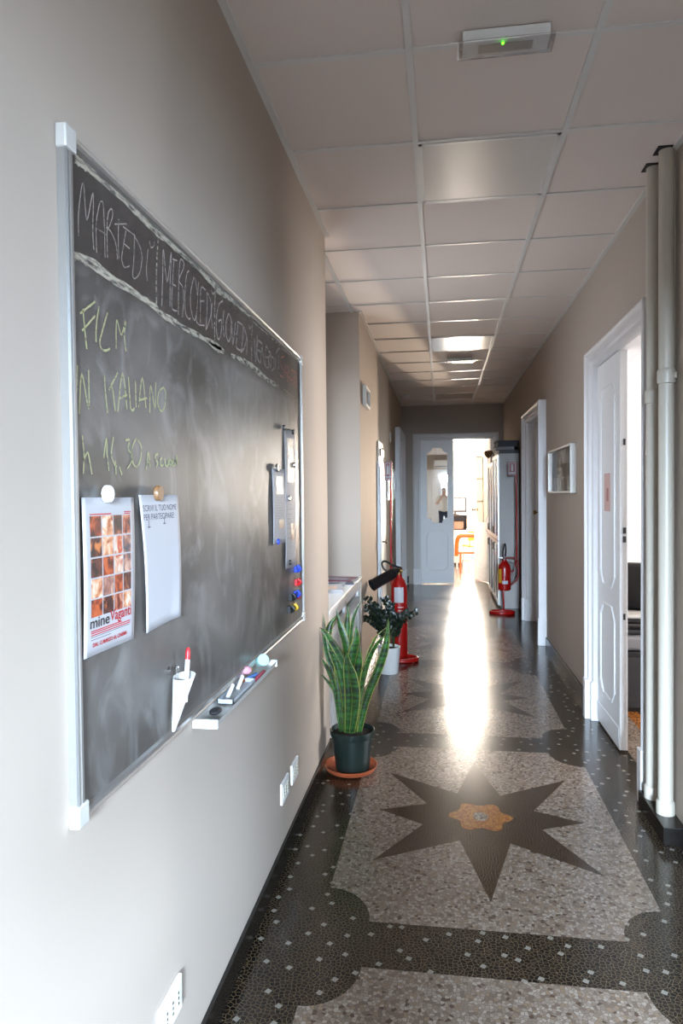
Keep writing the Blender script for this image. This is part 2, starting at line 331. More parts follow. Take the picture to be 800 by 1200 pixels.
def text_into(bm, s, pl, u0, z0, w, h, n, mi=0, skew=0.0, bold=0.0, flip=False, serif=False):
    cu = bpy.data.curves.new('t', 'FONT'); cu.body = s; cu.size = 1; cu.offset = bold
    o = bpy.data.objects.new('t', cu); me = bpy.data.meshes.new_from_object(o)
    xs = [v.co.x for v in me.vertices]; ys = [v.co.y for v in me.vertices]
    x0, x1, y0, y1 = min(xs), max(xs), min(ys), max(ys)
    vs = []
    for v in me.vertices:
        a = (v.co.x-x0)/(x1-x0); b = (v.co.y-y0)/(y1-y0)
        if flip: a = 1-a
        vs.append(bm.verts.new(pl(u0+a*w, n, z0+b*h+a*skew)))
    for p in me.polygons:
        try: f = bm.faces.new([vs[i] for i in p.vertices]); f.material_index = mi
        except ValueError: pass
    bpy.data.objects.remove(o); bpy.data.curves.remove(cu); bpy.data.meshes.remove(me)
CH_WHITE = [[[1.14,1.946],[1.143,1.994],[1.16,2.048],[1.17,1.986],[1.195,2.045],[1.191,1.975],[1.194,1.941]],[[1.204,1.939],[1.204,1.99],[1.216,2.029],[1.224,2.041],[1.233,2.039],[1.236,1.992],[1.236,1.941]],[[1.201,1.985],[1.243,1.986]],[[1.246,1.944],[1.246,1.996],[1.252,2.03],[1.267,2.045],[1.27,2.032],[1.254,2.005],[1.244,2.0],[1.262,1.999],[1.282,1.982],[1.287,1.954]],[[1.296,2.037],[1.292,1.999],[1.293,1.958]],[[1.278,2.02],[1.331,2.041]],[[1.314,2.029],[1.369,2.031]],[[1.327,2.026],[1.313,1.987],[1.306,1.962],[1.317,1.949],[1.34,1.959]],[[1.315,1.996],[1.342,1.995]],[[1.366,2.029],[1.362,1.987],[1.354,1.945]],[[1.366,2.029],[1.393,2.015],[1.401,1.994],[1.387,1.959],[1.363,1.94],[1.354,1.945]],[[1.433,2.026],[1.423,1.98],[1.426,1.955]],[[1.441,2.046],[1.448,2.035],[1.463,2.043],[1.466,2.054]],[[1.503,1.921],[1.511,1.994],[1.518,2.055],[1.536,1.986],[1.564,2.064],[1.555,1.996],[1.551,1.933]],[[1.572,2.051],[1.6,2.057]],[[1.581,2.051],[1.57,2.001],[1.563,1.935],[1.598,1.935]],[[1.573,1.991],[1.591,1.993]],[[1.603,1.927],[1.607,1.988],[1.618,2.059],[1.633,2.069],[1.645,2.065],[1.639,2.049],[1.611,2.013],[1.634,2.003],[1.639,1.973],[1.629,1.928]],[[1.68,2.058],[1.662,2.041],[1.648,1.987],[1.651,1.946],[1.671,1.934],[1.684,1.94]],[[1.715,2.054],[1.692,2.013],[1.687,1.973],[1.703,1.945],[1.721,1.947],[1.739,2.0],[1.729,2.042],[1.715,2.054]],[[1.748,2.05],[1.739,2.0],[1.73,1.941],[1.79,1.946]],[[1.802,2.045],[1.767,2.04],[1.76,1.98],[1.759,1.944]],[[1.761,2.003],[1.789,2.012]],[[1.814,2.042],[1.812,1.994],[1.801,1.937]],[[1.814,2.042],[1.842,2.029],[1.844,1.989],[1.801,1.937]],[[1.858,2.028],[1.848,1.99],[1.855,1.954]],[[1.851,2.059],[1.864,2.052],[1.877,2.061]],[[1.951,2.057],[1.918,2.039],[1.895,2.003],[1.89,1.962],[1.903,1.935],[1.93,1.955],[1.937,1.997],[1.91,1.987]],[[1.961,2.032],[1.951,1.994],[1.96,1.955]],[[2.006,2.035],[1.981,2.001],[1.98,1.966],[2.002,1.95],[2.026,1.977],[2.028,2.023],[2.006,2.035]],[[2.04,2.023],[2.043,1.948],[2.077,2.026]],[[2.096,2.033],[2.154,2.036]],[[2.102,2.031],[2.087,1.98],[2.082,1.949],[2.137,1.95]],[[2.075,1.988],[2.113,1.989]],[[2.16,2.034],[2.151,1.987],[2.13,1.943]],[[2.16,2.034],[2.197,2.008],[2.17,1.968],[2.13,1.943]],[[2.207,2.01],[2.194,1.95]],[[2.23,2.054],[2.236,2.044],[2.258,2.057]],[[2.294,2.026],[2.305,1.948],[2.332,2.043]],[[2.339,2.028],[2.326,1.968],[2.375,1.953]],[[2.347,2.03],[2.395,2.028]],[[2.333,1.994],[2.374,1.994]],[[2.375,1.957],[2.394,2.015],[2.432,1.955],[2.444,2.021]],[[2.484,2.026],[2.449,2.026],[2.441,1.957],[2.475,1.959]],[[2.446,1.992],[2.477,1.994]],[[2.484,1.956],[2.487,2.017],[2.522,2.016],[2.485,1.991],[2.519,1.963]],[[2.531,2.009],[2.519,1.958],[2.565,1.971],[2.567,2.007],[2.531,2.009]],[[2.596,2.017],[2.593,1.967]],[[2.607,2.037],[2.647,2.064],[2.667,2.066]]]
CH_PINK = [[[2.748,2.052],[2.695,2.037],[2.684,2.011],[2.724,1.99],[2.723,1.966],[2.671,1.962]],[[2.743,1.965],[2.768,2.027],[2.787,1.972]],[[2.749,1.99],[2.784,1.993]],[[2.797,1.959],[2.8,2.023],[2.838,2.01],[2.799,1.989],[2.847,1.977],[2.797,1.959]],[[2.852,1.944],[2.886,2.019],[2.911,1.963]],[[2.861,1.975],[2.905,1.982]],[[2.879,2.023],[2.988,2.024]],[[2.931,2.022],[2.928,1.955]],[[2.967,2.013],[2.944,1.983],[2.964,1.956],[2.988,1.99],[2.967,2.013]]]
CH_YELLOW = [[[1.14,1.81],[1.195,1.846]],[[1.15,1.821],[1.155,1.789],[1.161,1.752]],[[1.146,1.781],[1.194,1.82]],[[1.209,1.841],[1.198,1.805],[1.195,1.772]],[[1.242,1.838],[1.224,1.805],[1.21,1.777],[1.216,1.764],[1.233,1.764],[1.249,1.771]],[[1.275,1.776],[1.279,1.833],[1.298,1.809],[1.318,1.841],[1.311,1.812],[1.318,1.78]],[[1.127,1.717],[1.125,1.681],[1.115,1.626]],[[1.131,1.632],[1.142,1.704],[1.164,1.645],[1.166,1.715]],[[1.225,1.717],[1.228,1.684],[1.235,1.646]],[[1.242,1.691],[1.28,1.73]],[[1.251,1.705],[1.259,1.688],[1.266,1.653]],[[1.277,1.654],[1.301,1.733],[1.318,1.661]],[[1.285,1.681],[1.319,1.692]],[[1.326,1.73],[1.33,1.699],[1.334,1.668],[1.344,1.664],[1.352,1.67]],[[1.358,1.728],[1.36,1.672]],[[1.372,1.674],[1.392,1.739],[1.408,1.677]],[[1.375,1.689],[1.415,1.699]],[[1.428,1.669],[1.434,1.729],[1.456,1.682],[1.462,1.741]],[[1.503,1.736],[1.478,1.72],[1.472,1.693],[1.491,1.68],[1.511,1.694],[1.517,1.726],[1.503,1.736]],[[1.14,1.595],[1.144,1.562],[1.141,1.527]],[[1.143,1.55],[1.156,1.566],[1.164,1.551],[1.171,1.527]],[[1.217,1.559],[1.228,1.597],[1.23,1.567],[1.236,1.535]],[[1.257,1.602],[1.247,1.568],[1.259,1.549],[1.269,1.545]],[[1.263,1.556],[1.265,1.529]],[[1.28,1.545],[1.29,1.529]],[[1.308,1.599],[1.326,1.601],[1.319,1.583],[1.336,1.573],[1.332,1.556],[1.314,1.543]],[[1.359,1.608],[1.339,1.588],[1.335,1.563],[1.353,1.548],[1.374,1.561],[1.382,1.591],[1.359,1.608]],[[1.405,1.543],[1.416,1.582],[1.425,1.549]],[[1.408,1.559],[1.424,1.561]],[[1.468,1.581],[1.453,1.576],[1.455,1.567],[1.467,1.56],[1.457,1.552]],[[1.489,1.575],[1.479,1.566],[1.485,1.555],[1.498,1.559]],[[1.506,1.573],[1.51,1.557],[1.525,1.559],[1.526,1.573]],[[1.539,1.573],[1.53,1.565],[1.54,1.558],[1.549,1.566],[1.539,1.573]],[[1.557,1.576],[1.553,1.558],[1.563,1.56]],[[1.567,1.559],[1.578,1.583],[1.583,1.561]],[[1.569,1.569],[1.581,1.57]]]
CH_THICK = [[[1.13,2.077],[1.205,2.086]],[[1.205,2.083],[1.352,2.086],[1.465,2.081],[1.496,2.077]],[[1.114,1.905],[1.203,1.912],[1.319,1.909],[1.481,1.909]],[[1.497,2.082],[1.592,2.083],[1.735,2.09],[1.878,2.081],[1.945,2.081]],[[1.474,1.904],[1.572,1.904],[1.67,1.904],[1.862,1.913],[1.938,1.915]],[[1.826,1.908],[1.906,1.906],[1.955,1.911]],[[2.029,1.913],[2.209,1.922],[2.373,1.916],[2.508,1.913],[2.639,1.915]],[[1.883,2.074],[2.098,2.087],[2.245,2.081]]]
CH_THIN = [[[1.49,2.075],[1.476,1.988],[1.474,1.901]],[[1.122,2.071],[1.114,1.912]],[[1.886,2.081],[1.876,1.997],[1.875,1.924]],[[2.277,2.078],[2.259,2.01],[2.255,1.919]],[[2.286,2.078],[2.667,2.08],[3.029,2.081]],[[2.65,2.051],[2.643,1.921]],[[2.741,1.917],[3.019,1.909]]]
POSTER = [[1.128,1.485],[1.335,1.484],[1.32,1.195],[1.121,1.199]]
NOTE = [[1.36,1.489],[1.577,1.489],[1.559,1.199],[1.377,1.194]]
SHEET_A = [[2.51,1.587],[2.724,1.591],[2.708,1.294],[2.509,1.301]]
SHEET_B = [[2.724,1.754],[2.926,1.762],[2.906,1.176],[2.71,1.187]]
MAG = {"round_black":[[2.695,1.758],[2.87,1.756],[2.774,1.207]],"round_silver":[[2.57,1.592],[2.886,1.615],[2.777,1.473]],"round_blue":[[2.576,1.307]],"clip_blue":[[2.905,1.166],[2.89,1.059]],"clip_red":[[2.911,1.107],[2.943,1.04]],"clip_black":[[2.796,1.058],[2.768,1.013]],"clip_yellow":[[2.835,1.009]],"big_white":[[1.213,1.491]],"big_bronze":[[1.447,1.493]]}
LEAVES = [[[[-0.506,0.254],[-0.508,0.522],[-0.544,0.636],[-0.603,0.727],[-0.654,0.773]],-0.07,0.02,0.2,0.5],[[[-0.534,0.253],[-0.559,0.474],[-0.604,0.612],[-0.631,0.773],[-0.634,0.865]],0.06,0.019,0.3,0.4],[[[-0.543,0.28],[-0.574,0.446],[-0.61,0.547],[-0.646,0.606]],-0.03,0.01,0.1,0.3],[[[-0.538,0.266],[-0.569,0.404],[-0.606,0.473],[-0.657,0.527]],-0.02,0.007,0.1,0.2],[[[-0.52,0.253],[-0.499,0.476],[-0.511,0.66],[-0.538,0.775],[-0.564,0.876]],0.03,0.02,0.1,-0.4],[[[-0.492,0.254],[-0.504,0.476],[-0.506,0.706],[-0.495,0.895]],0.05,0.022,-0.1,0.3],[[[-0.483,0.264],[-0.48,0.523],[-0.483,0.707],[-0.463,0.836],[-0.421,0.923]],0.02,0.01,0.4,0.3],[[[-0.538,0.262],[-0.573,0.52],[-0.608,0.681],[-0.598,0.774],[-0.56,0.839]],0.08,0.019,-0.2,0.5],[[[-0.487,0.245],[-0.499,0.453],[-0.474,0.615],[-0.451,0.707],[-0.454,0.785]],-0.04,0.024,0.15,0.3],[[[-0.464,0.255],[-0.462,0.454],[-0.443,0.57],[-0.437,0.675]],-0.05,0.021,-0.3,0.4],[[[-0.441,0.247],[-0.398,0.396],[-0.337,0.549],[-0.295,0.679],[-0.28,0.829]],-0.05,0.02,0.35,-0.3],[[[-0.45,0.265],[-0.425,0.455],[-0.396,0.608],[-0.35,0.719],[-0.29,0.779]],0.03,0.014,0.9,0.4],[[[-0.45,0.274],[-0.426,0.432],[-0.383,0.608],[-0.331,0.701],[-0.295,0.738]],-0.02,0.013,1.0,-0.3],[[[-0.515,0.239],[-0.518,0.406],[-0.54,0.521],[-0.576,0.622],[-0.609,0.649]],-0.07,0.019,-0.2,0.5],[[[-0.501,0.235],[-0.49,0.407],[-0.498,0.545],[-0.507,0.642]],-0.08,0.024,0.05,0.3],[[[-0.478,0.241],[-0.458,0.385],[-0.471,0.5],[-0.498,0.605]],-0.09,0.022,0.3,-0.5],[[[-0.529,0.239],[-0.541,0.405],[-0.554,0.567],[-0.571,0.696]],0.0,0.021,0.0,0.6],[[[-0.469,0.246],[-0.444,0.431],[-0.451,0.615],[-0.473,0.73]],0.04,0.02,0.4,0.3],[[[-0.46,0.246],[-0.44,0.385],[-0.416,0.501],[-0.41,0.58]],-0.06,0.016,0.6,0.3],[[[-0.548,0.247],[-0.556,0.382],[-0.583,0.473],[-0.595,0.575]],0.03,0.018,-0.4,0.4]]

XL, XR, HC, YE = -.6405, 1.0065, 2.9454, 11.35
# ------------------------------------------------------------------ floor
bm = BM()
box(bm, -2.2, 4.6, -3.4, 16.6, -.12, 0, 0)
zf = .0004
for f in list(bm.faces):
    pass
PX0, PX1 = -.4225, .7611
for k in range(-2, 5):
    y0 = 2.333+1.898*k; y1 = y0+1.665; yc = (y0+y1)/2; yt = min(y1, 11.3)
    a, b = .166, .186; pts = []
    def arc(cx, cy, a0, a1):
        return [(cx+a*math.cos(t), cy+b*math.sin(t)) for t in [a0+(a1-a0)*i/10 for i in range(11)]]
    pts += arc(PX0, y0, PI/2, 0)
    pts += arc(PX1, y0, PI, PI/2)
    if y1 < 11.3:
        pts += arc(PX1, y1, -PI/2, -PI); pts += arc(PX0, y1, 0, -PI/2)
    else: pts += [(PX1, 11.3), (PX0, 11.3)]
    poly(bm, pts, zf, 1)
    if k == 4: continue
    cx = .170; tips = [(0, -.66), (.449, -.437), (.455, 0), (.455, .462), (0, .655), (-.45, .455), (-.466, .02), (-.453, -.428)]
    inn = [(.112, -.225), (.262, -.085), (.25, .095), (.108, .24), (-.1, .24), (-.245, .11), (-.26, -.1), (-.1, -.225)]
    st = []
    for t, i in zip(tips, inn): st += [(cx+t[0], yc-.005+t[1]), (cx+i[0], yc-.005+i[1])]
    poly(bm, st, zf*2, 2)
    poly(bm, [(cx+.128*(1+.14*math.cos(6*t))*math.cos(t), yc+.128*(1+.14*math.cos(6*t))*math.sin(t)) for t in [2*PI*i/48 for i in range(48)]], zf*3, 3)
    poly(bm, [(cx+.034*math.cos(t)*(1+.1*math.cos(3*t)), yc+.045*math.sin(t)) for t in [2*PI*i/14 for i in range(14)]], zf*4, 1)
poly(bm, [(1.05, 1.6), (4.5, 1.6), (4.5, 6.6), (1.05, 6.6)], zf, 1)
poly(bm, [(1.30, 2.2), (4.3, 2.2), (4.3, 6.2), (1.30, 6.2)], zf*2, 4)
poly(bm, [(1.22, 2.1), (1.30, 2.1), (1.30, 6.3), (1.22, 6.3)], zf*2, 3)
poly(bm, [(-1.7, 11.7), (2.4, 11.7), (2.4, 16.4), (-1.7, 16.4)], zf, 1)
struct(new('floor', bm, [T_dark, T_light, T_star, T_orange, T_room]))

# ------------------------------------------------------------------ walls
bm = BM()   # left wall: near stretch, window niche, far stretch
box(bm, -1.15, XL, -3.2, 3.85, 0, 3.1)
box(bm, -1.15, XL, 5.47, YE+.0, 0, 3.1)
box(bm, -1.15, -1.0, 3.85, 5.47, 0, .95); box(bm, -1.15, -1.0, 3.85, 5.47, 2.45, 3.1)
box(bm, -1.15, -1.0, 3.85, 4.1, .95, 2.45); box(bm, -1.15, -1.0, 5.25, 5.47, .95, 2.45)
struct(new('wall_left', bm, M['wall']))
bm = BM()
def rwall(y0, y1, z0=0, z1=3.1): box(bm, XR, XR+.15, y0, y1, z0, z1)
rwall(-3.2, .55); rwall(.55, 2.25, 2.3); rwall(2.25, 3.46); rwall(3.46, 4.62, 2.30); rwall(4.62, 6.93); rwall(6.93, 8.15, 2.30); rwall(8.15, YE)
struct(new('wall_right', bm, M['wall']))
bm = BM()
box(bm, -2.2, -.37, YE, YE+.12, 0, 3.1); box(bm, .84, 2.8, YE, YE+.12, 0, 3.1); box(bm, -.37, .84, YE, YE+.12, 2.42, 3.1)
struct(new('wall_far', bm, M['wall']))
bm = BM(); box(bm, -1.15, -.42, -3.35, -3.2, 0, 3.1); box(bm, .98, 1.16, -3.35, -3.2, 0, 3.1); box(bm, -.42, .98, -3.35, -3.2, 2.32, 3.1)
struct(new('wall_back', bm, M['wall']))
# rooms beyond the doors
M['room_wall'] = mat('white_room_paint', '#dedbd6', 0.7, noise=0.02, nscale=3)
bm = BM()
box(bm, XR+.15, 4.7, 6.55, 6.65, 0, 3.1); box(bm, XR+.15, 4.7, 2.05, 2.15, 0, 3.1)
box(bm, 4.55, 4.7, 2.15, 6.55, 0, .7); box(bm, 4.55, 4.7, 2.15, 6.55, 2.5, 3.1); box(bm, 4.55, 4.7, 2.15, 3.4, .7, 2.5); box(bm, 4.55, 4.7, 5.0, 6.55, .7, 2.5)
struct(new('wall_office', bm, M['room_wall']))
bm = BM()
box(bm, XR+.15, 4.7, -2.2, -2.1, 0, 3.1)
box(bm, 4.55, 4.7, -2.1, 2.05, 0, .6); box(bm, 4.55, 4.7, -2.1, 2.05, 2.6, 3.1); box(bm, 4.55, 4.7, -2.1, .4, .6, 2.6); box(bm, 4.55, 4.7, 2.0, 2.05, .6, 2.6)
struct(new('wall_near_room', bm, M['room_wall']))
bm = BM()
box(bm, -2.2, -2.05, YE+.12, 15.75, 0, 3.2); box(bm, 2.65, 2.8, YE+.12, 15.75, 0, 3.2)
box(bm, -2.2, .25, 15.6, 15.75, 0, 3.2); box(bm, 1.75, 2.8, 15.6, 15.75, 0, 3.2); box(bm, .25, 1.75, 15.6, 15.75, 0, .85); box(bm, .25, 1.75, 15.6, 15.75, 3.05, 3.2)
struct(new('wall_far_room', bm, M['room_wall']))
bm = BM(); box(bm, XR+.15, 4.7, -2.2, 6.65, 3.1, 3.2); struct(new('ceiling_side_rooms', bm, M['room_wall']))
bm = BM(); box(bm, -2.2, 2.8, YE+.12, 15.75, 3.2, 3.3); struct(new('ceiling_far_room', bm, M['room_wall']))

# ------------------------------------------------------------------ ceiling
X1 = -.0955; Y0 = 2.3005
bm = BM(); box(bm, -1.15, XR+.15, -3.35, YE+.12, HC+.004, HC+.03)
ceil = struct(new('ceiling', bm, M['ceil']))
bm = BM()
for x in (X1, X1+.6, X1-.6):
    y0, y1 = (-3.2, YE) if x > XL else (3.85, 5.47)
    box(bm, x-.012, x+.012, y0, y1, HC-.003, HC+.004)
j = -9
while Y0+.6*j < YE:
    y = Y0+.6*j
    x0 = -1.0 if 3.85 < y < 5.47 else XL
    box(bm, x0, XR, y-.010, y+.010, HC-.0015, HC+.004); j += 1
box(bm, XL, XL+.026, -3.2, 3.85, HC-.006, HC+.004); box(bm, XL, XL+.026, 5.47, YE, HC-.006, HC+.004)
box(bm, XR-.026, XR, -3.2, YE, HC-.006, HC+.004); box(bm, XL, XR, YE-.026, YE, HC-.006, HC+.004)
struct(new('ceiling_grid', bm, M['runner'], ceil))
# black gaps cut round the pipes
bm = BM(); box(bm, .915, 1.0, 3.255, 3.335, HC-.0005, HC+.0045); box(bm, .920, 1.004, 3.10, 3.18, HC-.0005, HC+.0045)
struct(new('pipe_opening', bm, M['black'], ceil))

# ------------------------------------------------------------------ baseboards
bm = BM(); box(bm, XL, XL+.014, -3.2, 3.85, 0, .085); box(bm, -.66, XL+.014, 3.836, 3.864, 0, .085)
box(bm, XL, XL+.014, 5.47, 6.93, 0, .085); box(bm, XL, XL+.014, 7.62, 9.7, 0, .085)
struct(new('baseboard_left', bm, M['black_stone'], bevel=.002))
bm = BM(); box(bm, XR-.014, XR, 4.72, 6.82, 0, .085); box(bm, XR-.014, XR, 2.36, 3.0, 0, .085); box(bm, .915, XR, 3.0, 3.372, 0, .075); box(bm, XR-.014, XR, 8.24, YE, 0, .085)
struct(new('baseboard_right', bm, M['black_stone'], bevel=.002))

# ------------------------------------------------------------------ door casings
PROF = [(0, 0), (0, .066), (.006, .074), (.016, .076), (.024, .070), (.03, .060), (.055, .056), (.06, .044), (.066, .038), (.09, .034), (.096, .02), (.1, .010), (.1, 0)]
def door_casing(name, pl, u0, u1, zt, plinth=.26):
    bm = BM(); casing(bm, pl, u0, u1, zt, PROF)
    t = struct(new(name, bm, M['gloss']))
    bm = BM()
    for a, b in ((u0-.003, u0+.062), (u1-.062, u1+.003)): pbox(bm, pl, a, b, .0, .082, 0, plinth)
    for a, b in ((u0+.06, u0+.102), (u1-.102, u1-.06)): pbox(bm, pl, a, b, .0, .050, 0, plinth-.01)
    struct(new('plinth_block', bm, M['gloss'], t, bevel=.004))
    return t
door_casing('trim_1', RW, 3.375, 4.70, 2.39)
door_casing('trim_2', RW, 6.83, 8.235, 2.385)
door_casing('trim_3', LW, 9.75, 11.20, 2.44)
door_casing('trim_4', EW, -.455, .925, 2.47)
door_casing('trim_5', RW, .45, 2.35, 2.39)
# reveals inside the openings
bm = BM()
for y0, y1 in ((3.46, 4.62), (6.93, 8.15), (.55, 2.25)):
    box(bm, XR, XR+.155, y0, y0+.012, 0, 2.30); box(bm, XR, XR+.155, y1-.012, y1, 0, 2.30); box(bm, XR, XR+.155, y0, y1, 2.288, 2.30)
box(bm, -.37, -.325, YE, YE+.12, 0, 2.42); box(bm, .80, .84, YE, YE+.12, 0, 2.42); box(bm, -.37, .84, YE, YE+.12, 2.375, 2.42)
struct(new('trim_6', bm, M['gloss']))

# ------------------------------------------------------------------ doors
def knob(parent, p, n, mat=None, name='door_knob', both=True, k=1.0):
    bm = BM(); prof = [(0, 0), (.022*k, 0), (.022*k, .004), (.009*k, .006), (.008*k, .028), (.020*k, .036), (.025*k, .046), (.020*k, .058), (0, .062)]
    lathe(bm, prof, 20, p, n)
    return new(name, bm, mat or M['brass'], parent, smooth=True)
def leaf(name, pl, u0, u1, z0, z1, n0, n1, ups, mats=M['lacquer'], nface=None):
    bm = BM(); pbox(bm, pl, u0, u1, n0, n1, z0, z1)
    d = struct(new(name, bm, mats, bevel=.003))
    for (a, b, c, e, cc) in ups:
        bm = BM(); moulding(bm, pl, octagon(a, b, c, e, cc, False), (n1 if nface is None else nface)-.0005, .0085)
        struct(new('panel_moulding', bm, mats, d, smooth=False))
    return d
# door_1: far leaf closed in the frame, near leaf folded back into the room
d1 = leaf('door_1', RW, 4.055, 4.612, .012, 2.283, -.036, .008, [(4.16, 4.50, .92, 2.12, .07), (4.16, 4.50, .24, .80, .07)])
bm = BM(); pbox(bm, RW, 4.062, 4.605, .008, .013, .03, .14); new('kick_rail', bm, M['lacquer'], d1, bevel=.002)
bm = BM()
for z in (1.75, .76): box(bm, 1.018, 1.030, 4.0525, 4.056, z, z+.035)
box(bm, 1.017, 1.033, 4.051, 4.056, 1.20, 1.235); box(bm, 1.017, 1.033, 4.051, 4.056, 1.25, 1.285)
new('lock_plate', bm, M['dgrey'], d1)
bm = BM(); pprism(bm, RW, [(4.27, 1.37), (4.42, 1.37), (4.42, 1.60), (4.27, 1.60)], .0085, .0092, 0); pprism(bm, RW, [(4.31, 1.43), (4.36, 1.43), (4.36, 1.51), (4.31, 1.51)], .0093, .0096, 1)
M['pink_paper'] = mat('pink_paper', '#c9a7a0', .7); M['pink_ink'] = mat('faded_red_ink', '#a5736e', .7)
tag(new('notice_sheet', bm, [M['pink_paper'], M['pink_ink']]), 'pale pink notice sheet taped to the half-open white door', 'notice')
dl = Plane((1.20, 3.50, 0), (1, 0, 0), (0, 1, 0))
leaf('door_2', dl, 0.0, .55, .012, 2.283, 0, .04, [(.1, .45, .92, 2.12, .07), (.1, .45, .24, .80, .07)])
# door_3: closed leaf in the second right-hand frame, set back
d3 = leaf('door_3', Plane((1.07, 0, 0), (0, 1, 0), (-1, 0, 0)), 6.945, 8.135, .01, 2.286, -.04, 0, [(7.08, 7.46, .95, 2.1, .07), (7.62, 8.0, .95, 2.1, .07), (7.08, 7.46, .2, .8, .07), (7.62, 8.0, .2, .8, .07)])
knob(d3, (1.07, 7.80, 1.27), (-1, 0, 0))
bm = BM(); lathe(bm, [(0, 0), (.012, 0), (.012, .006), (0, .006)], 14, (1.07, 7.80, 1.50), (-1, 0, 0)); lathe(bm, [(0, 0), (.012, 0), (.012, .006), (0, .006)], 14, (1.07, 7.80, 1.62), (-1, 0, 0)); new('keyhole', bm, M['brass'], d3)
# door_4: closed leaf with mirror at the corridor end
d4 = leaf('door_4', EW, -.331, .205, .012, 2.372, -.045, .0, [(-.234, .110, .234, .881, .07)])
oc = octagon(-.226, .103, 1.01, 2.24, .085)
bm = BM(); pprism(bm, EW, oc, .0, .006); new('mirror_pane', bm, M['mirror'], d4)
bm = BM(); pbox(bm, EW, -.32, .20, 0, .006, .012, .12); new('edge_bead', bm, M['lacquer'], d4)
# door_5: open leaf turned into the far room
hx, hy = .795, 11.42; fx, fy = .562, 12.02
uu = Vector((fx-hx, fy-hy, 0)).normalized(); nn = Vector((-abs(uu.y), uu.x, 0)) if False else Vector((-uu.y, uu.x, 0))
if nn.dot(Vector((0, -1, 0))) < 0: nn = -nn
W5 = .643
lf = Plane((hx, hy, 0), uu, nn)
d5 = leaf('door_5', lf, 0, W5, .012, 2.372, -.042, 0, [(.09, W5-.12, .234, .881, .07)])
oc5 = octagon(.09, W5-.12, 1.01, 2.24, .085)
bm = BM(); pprism(bm, lf, oc5, 0, .006); new('mirror_pane', bm, M['mirror'], d5)
knob(d5, lf(W5-.05, 0, 1.21), nn)
# door_6: closed leaf in the far left frame
leaf('door_6', LW, 9.85, 11.10, .01, 2.34, -.0, .012, [(9.95, 10.4, .95, 2.15, .07), (10.55, 11.0, .95, 2.15, .07)])
# door_7: glazed white door behind the camera
bk = Plane((0, -3.2, 0), (1, 0, 0), (0, 1, 0))
bm = BM(); pbox(bm, bk, -.42, 0, -.05, 0, 0, 2.32); pbox(bm, bk, .90, .98, -.05, 0, 0, 2.32); pbox(bm, bk, 0, .90, -.05, 0, 0, .55); pbox(bm, bk, 0, .90, -.05, 0, 2.16, 2.32)
d7 = struct(new('door_7', bm, M['gloss']))
bm = BM(); frame(bm, bk, -.02, .92, .53, 2.18, [(0, 0), (0, .012), (.03, .012), (.03, 0)]); moulding(bm, bk, octagon(-.34, -.08, .2, 2.1, .06, False), 0, .012); new('panel_moulding', bm, M['gloss'], d7)
bm = BM(); pbox(bm, bk, 0, .90, -.03, -.025, .55, 2.16); new('door_glass', bm, M['glass'], d7)
bm = BM(); frame(bm, bk, -.52, 1.006, -.05, 2.40, [(0, 0), (0, .03), (.11, .03), (.11, 0)]); struct(new('trim_7', bm, M['gloss']))

# ------------------------------------------------------------------ windows
def window(name, pl, u0, u1, z0, z1, mull=True):
    bm = BM(); frame(bm, pl, u0, u1, z0, z1, [(0, -.06), (0, .0), (.05, .0), (.05, -.06)])
    if mull: pbox(bm, pl, (u0+u1)/2-.03, (u0+u1)/2+.03, -.06, 0, z0+.05, z1-.05)
    w = struct(new(name, bm, M['gloss']))
    bm = BM(); pbox(bm, pl, u0+.05, u1-.05, -.034, -.030, z0+.05, z1-.05); struct(new('window_pane', bm, M['glass'], w))
    return w
window('window_1', Plane((0, 15.66, 0), (1, 0, 0), (0, -1, 0)), .25, 1.75, .85, 3.05)
window('window_2', Plane((4.6, 0, 0), (0, 1, 0), (-1, 0, 0)), 3.4, 5.0, .7, 2.5)
window('window_3', Plane((4.6, 0, 0), (0, 1, 0), (-1, 0, 0)), .4, 2.0, .6, 2.6)
window('window_4', Plane((-1.06, 0, 0), (0, 1, 0), (1, 0, 0)), 4.1, 5.25, .95, 2.45)
bm = BM(); tube(bm, [(.15, 15.54, 2.51), (1.85, 15.54, 2.51)], .014, sm=False); box(bm, .2, .23, 15.54, 15.6, 2.5, 2.52); box(bm, 1.77, 1.8, 15.54, 15.6, 2.5, 2.52)
tag(new('curtain_rod', bm, M['grey']), 'grey curtain rod across the bright far room window', 'curtain rod')

# ------------------------------------------------------------------ niche counter
t = thing('radiator_cover', 'white slatted radiator cover filling the niche in the left wall', 'radiator cover', (-.82, 4.66, 0))
def loc(x, y, z): return (x+.82, y-4.66, z)
bm = BM(); box(bm, -.18, .185, -.808, .808, .795, .825); new('top', bm, M['white'], t, bevel=.004)
bm = BM(); frame(bm, Plane((.165, 0, 0), (0, 1, 0), (1, 0, 0)), -.808, .808, .0, .795, [(0, -.02), (0, .0), (.07, 0), (.07, -.02)]); box(bm, .145, .166, -.75, .75, .62, .68); box(bm, .145, .165, -.03, .03, .06, .75)
new('front_frame', bm, M['lacquer'], t)
bm = BM()
for k in range(24):
    y = -.73+k*.0635
    box(bm, .148, .158, y, y+.035, .07, .62)
new('slat_panel', bm, M['lacquer'], t)
def flatpile(name, label, cat, x, y, z, w, d, h, rz, mats, group=None, mark=None):
    bm = BM(); box(bm, -w/2, w/2, -d/2, d/2, 0, h, 0); box(bm, -w/2+.002, w/2+.001, -d/2+.002, d/2-.002, h*.12, h*.88, 1)
    o = tag(new(name, bm, mats), label, cat, group); o.location = (x, y, z); o.rotation_euler = (0, 0, rz)
    if mark:
        bm = BM(); box(bm, -w*.35, w*.35, -d*.38, d*.1, h, h+.0006); new('cover_picture', bm, mark, o)
    return o
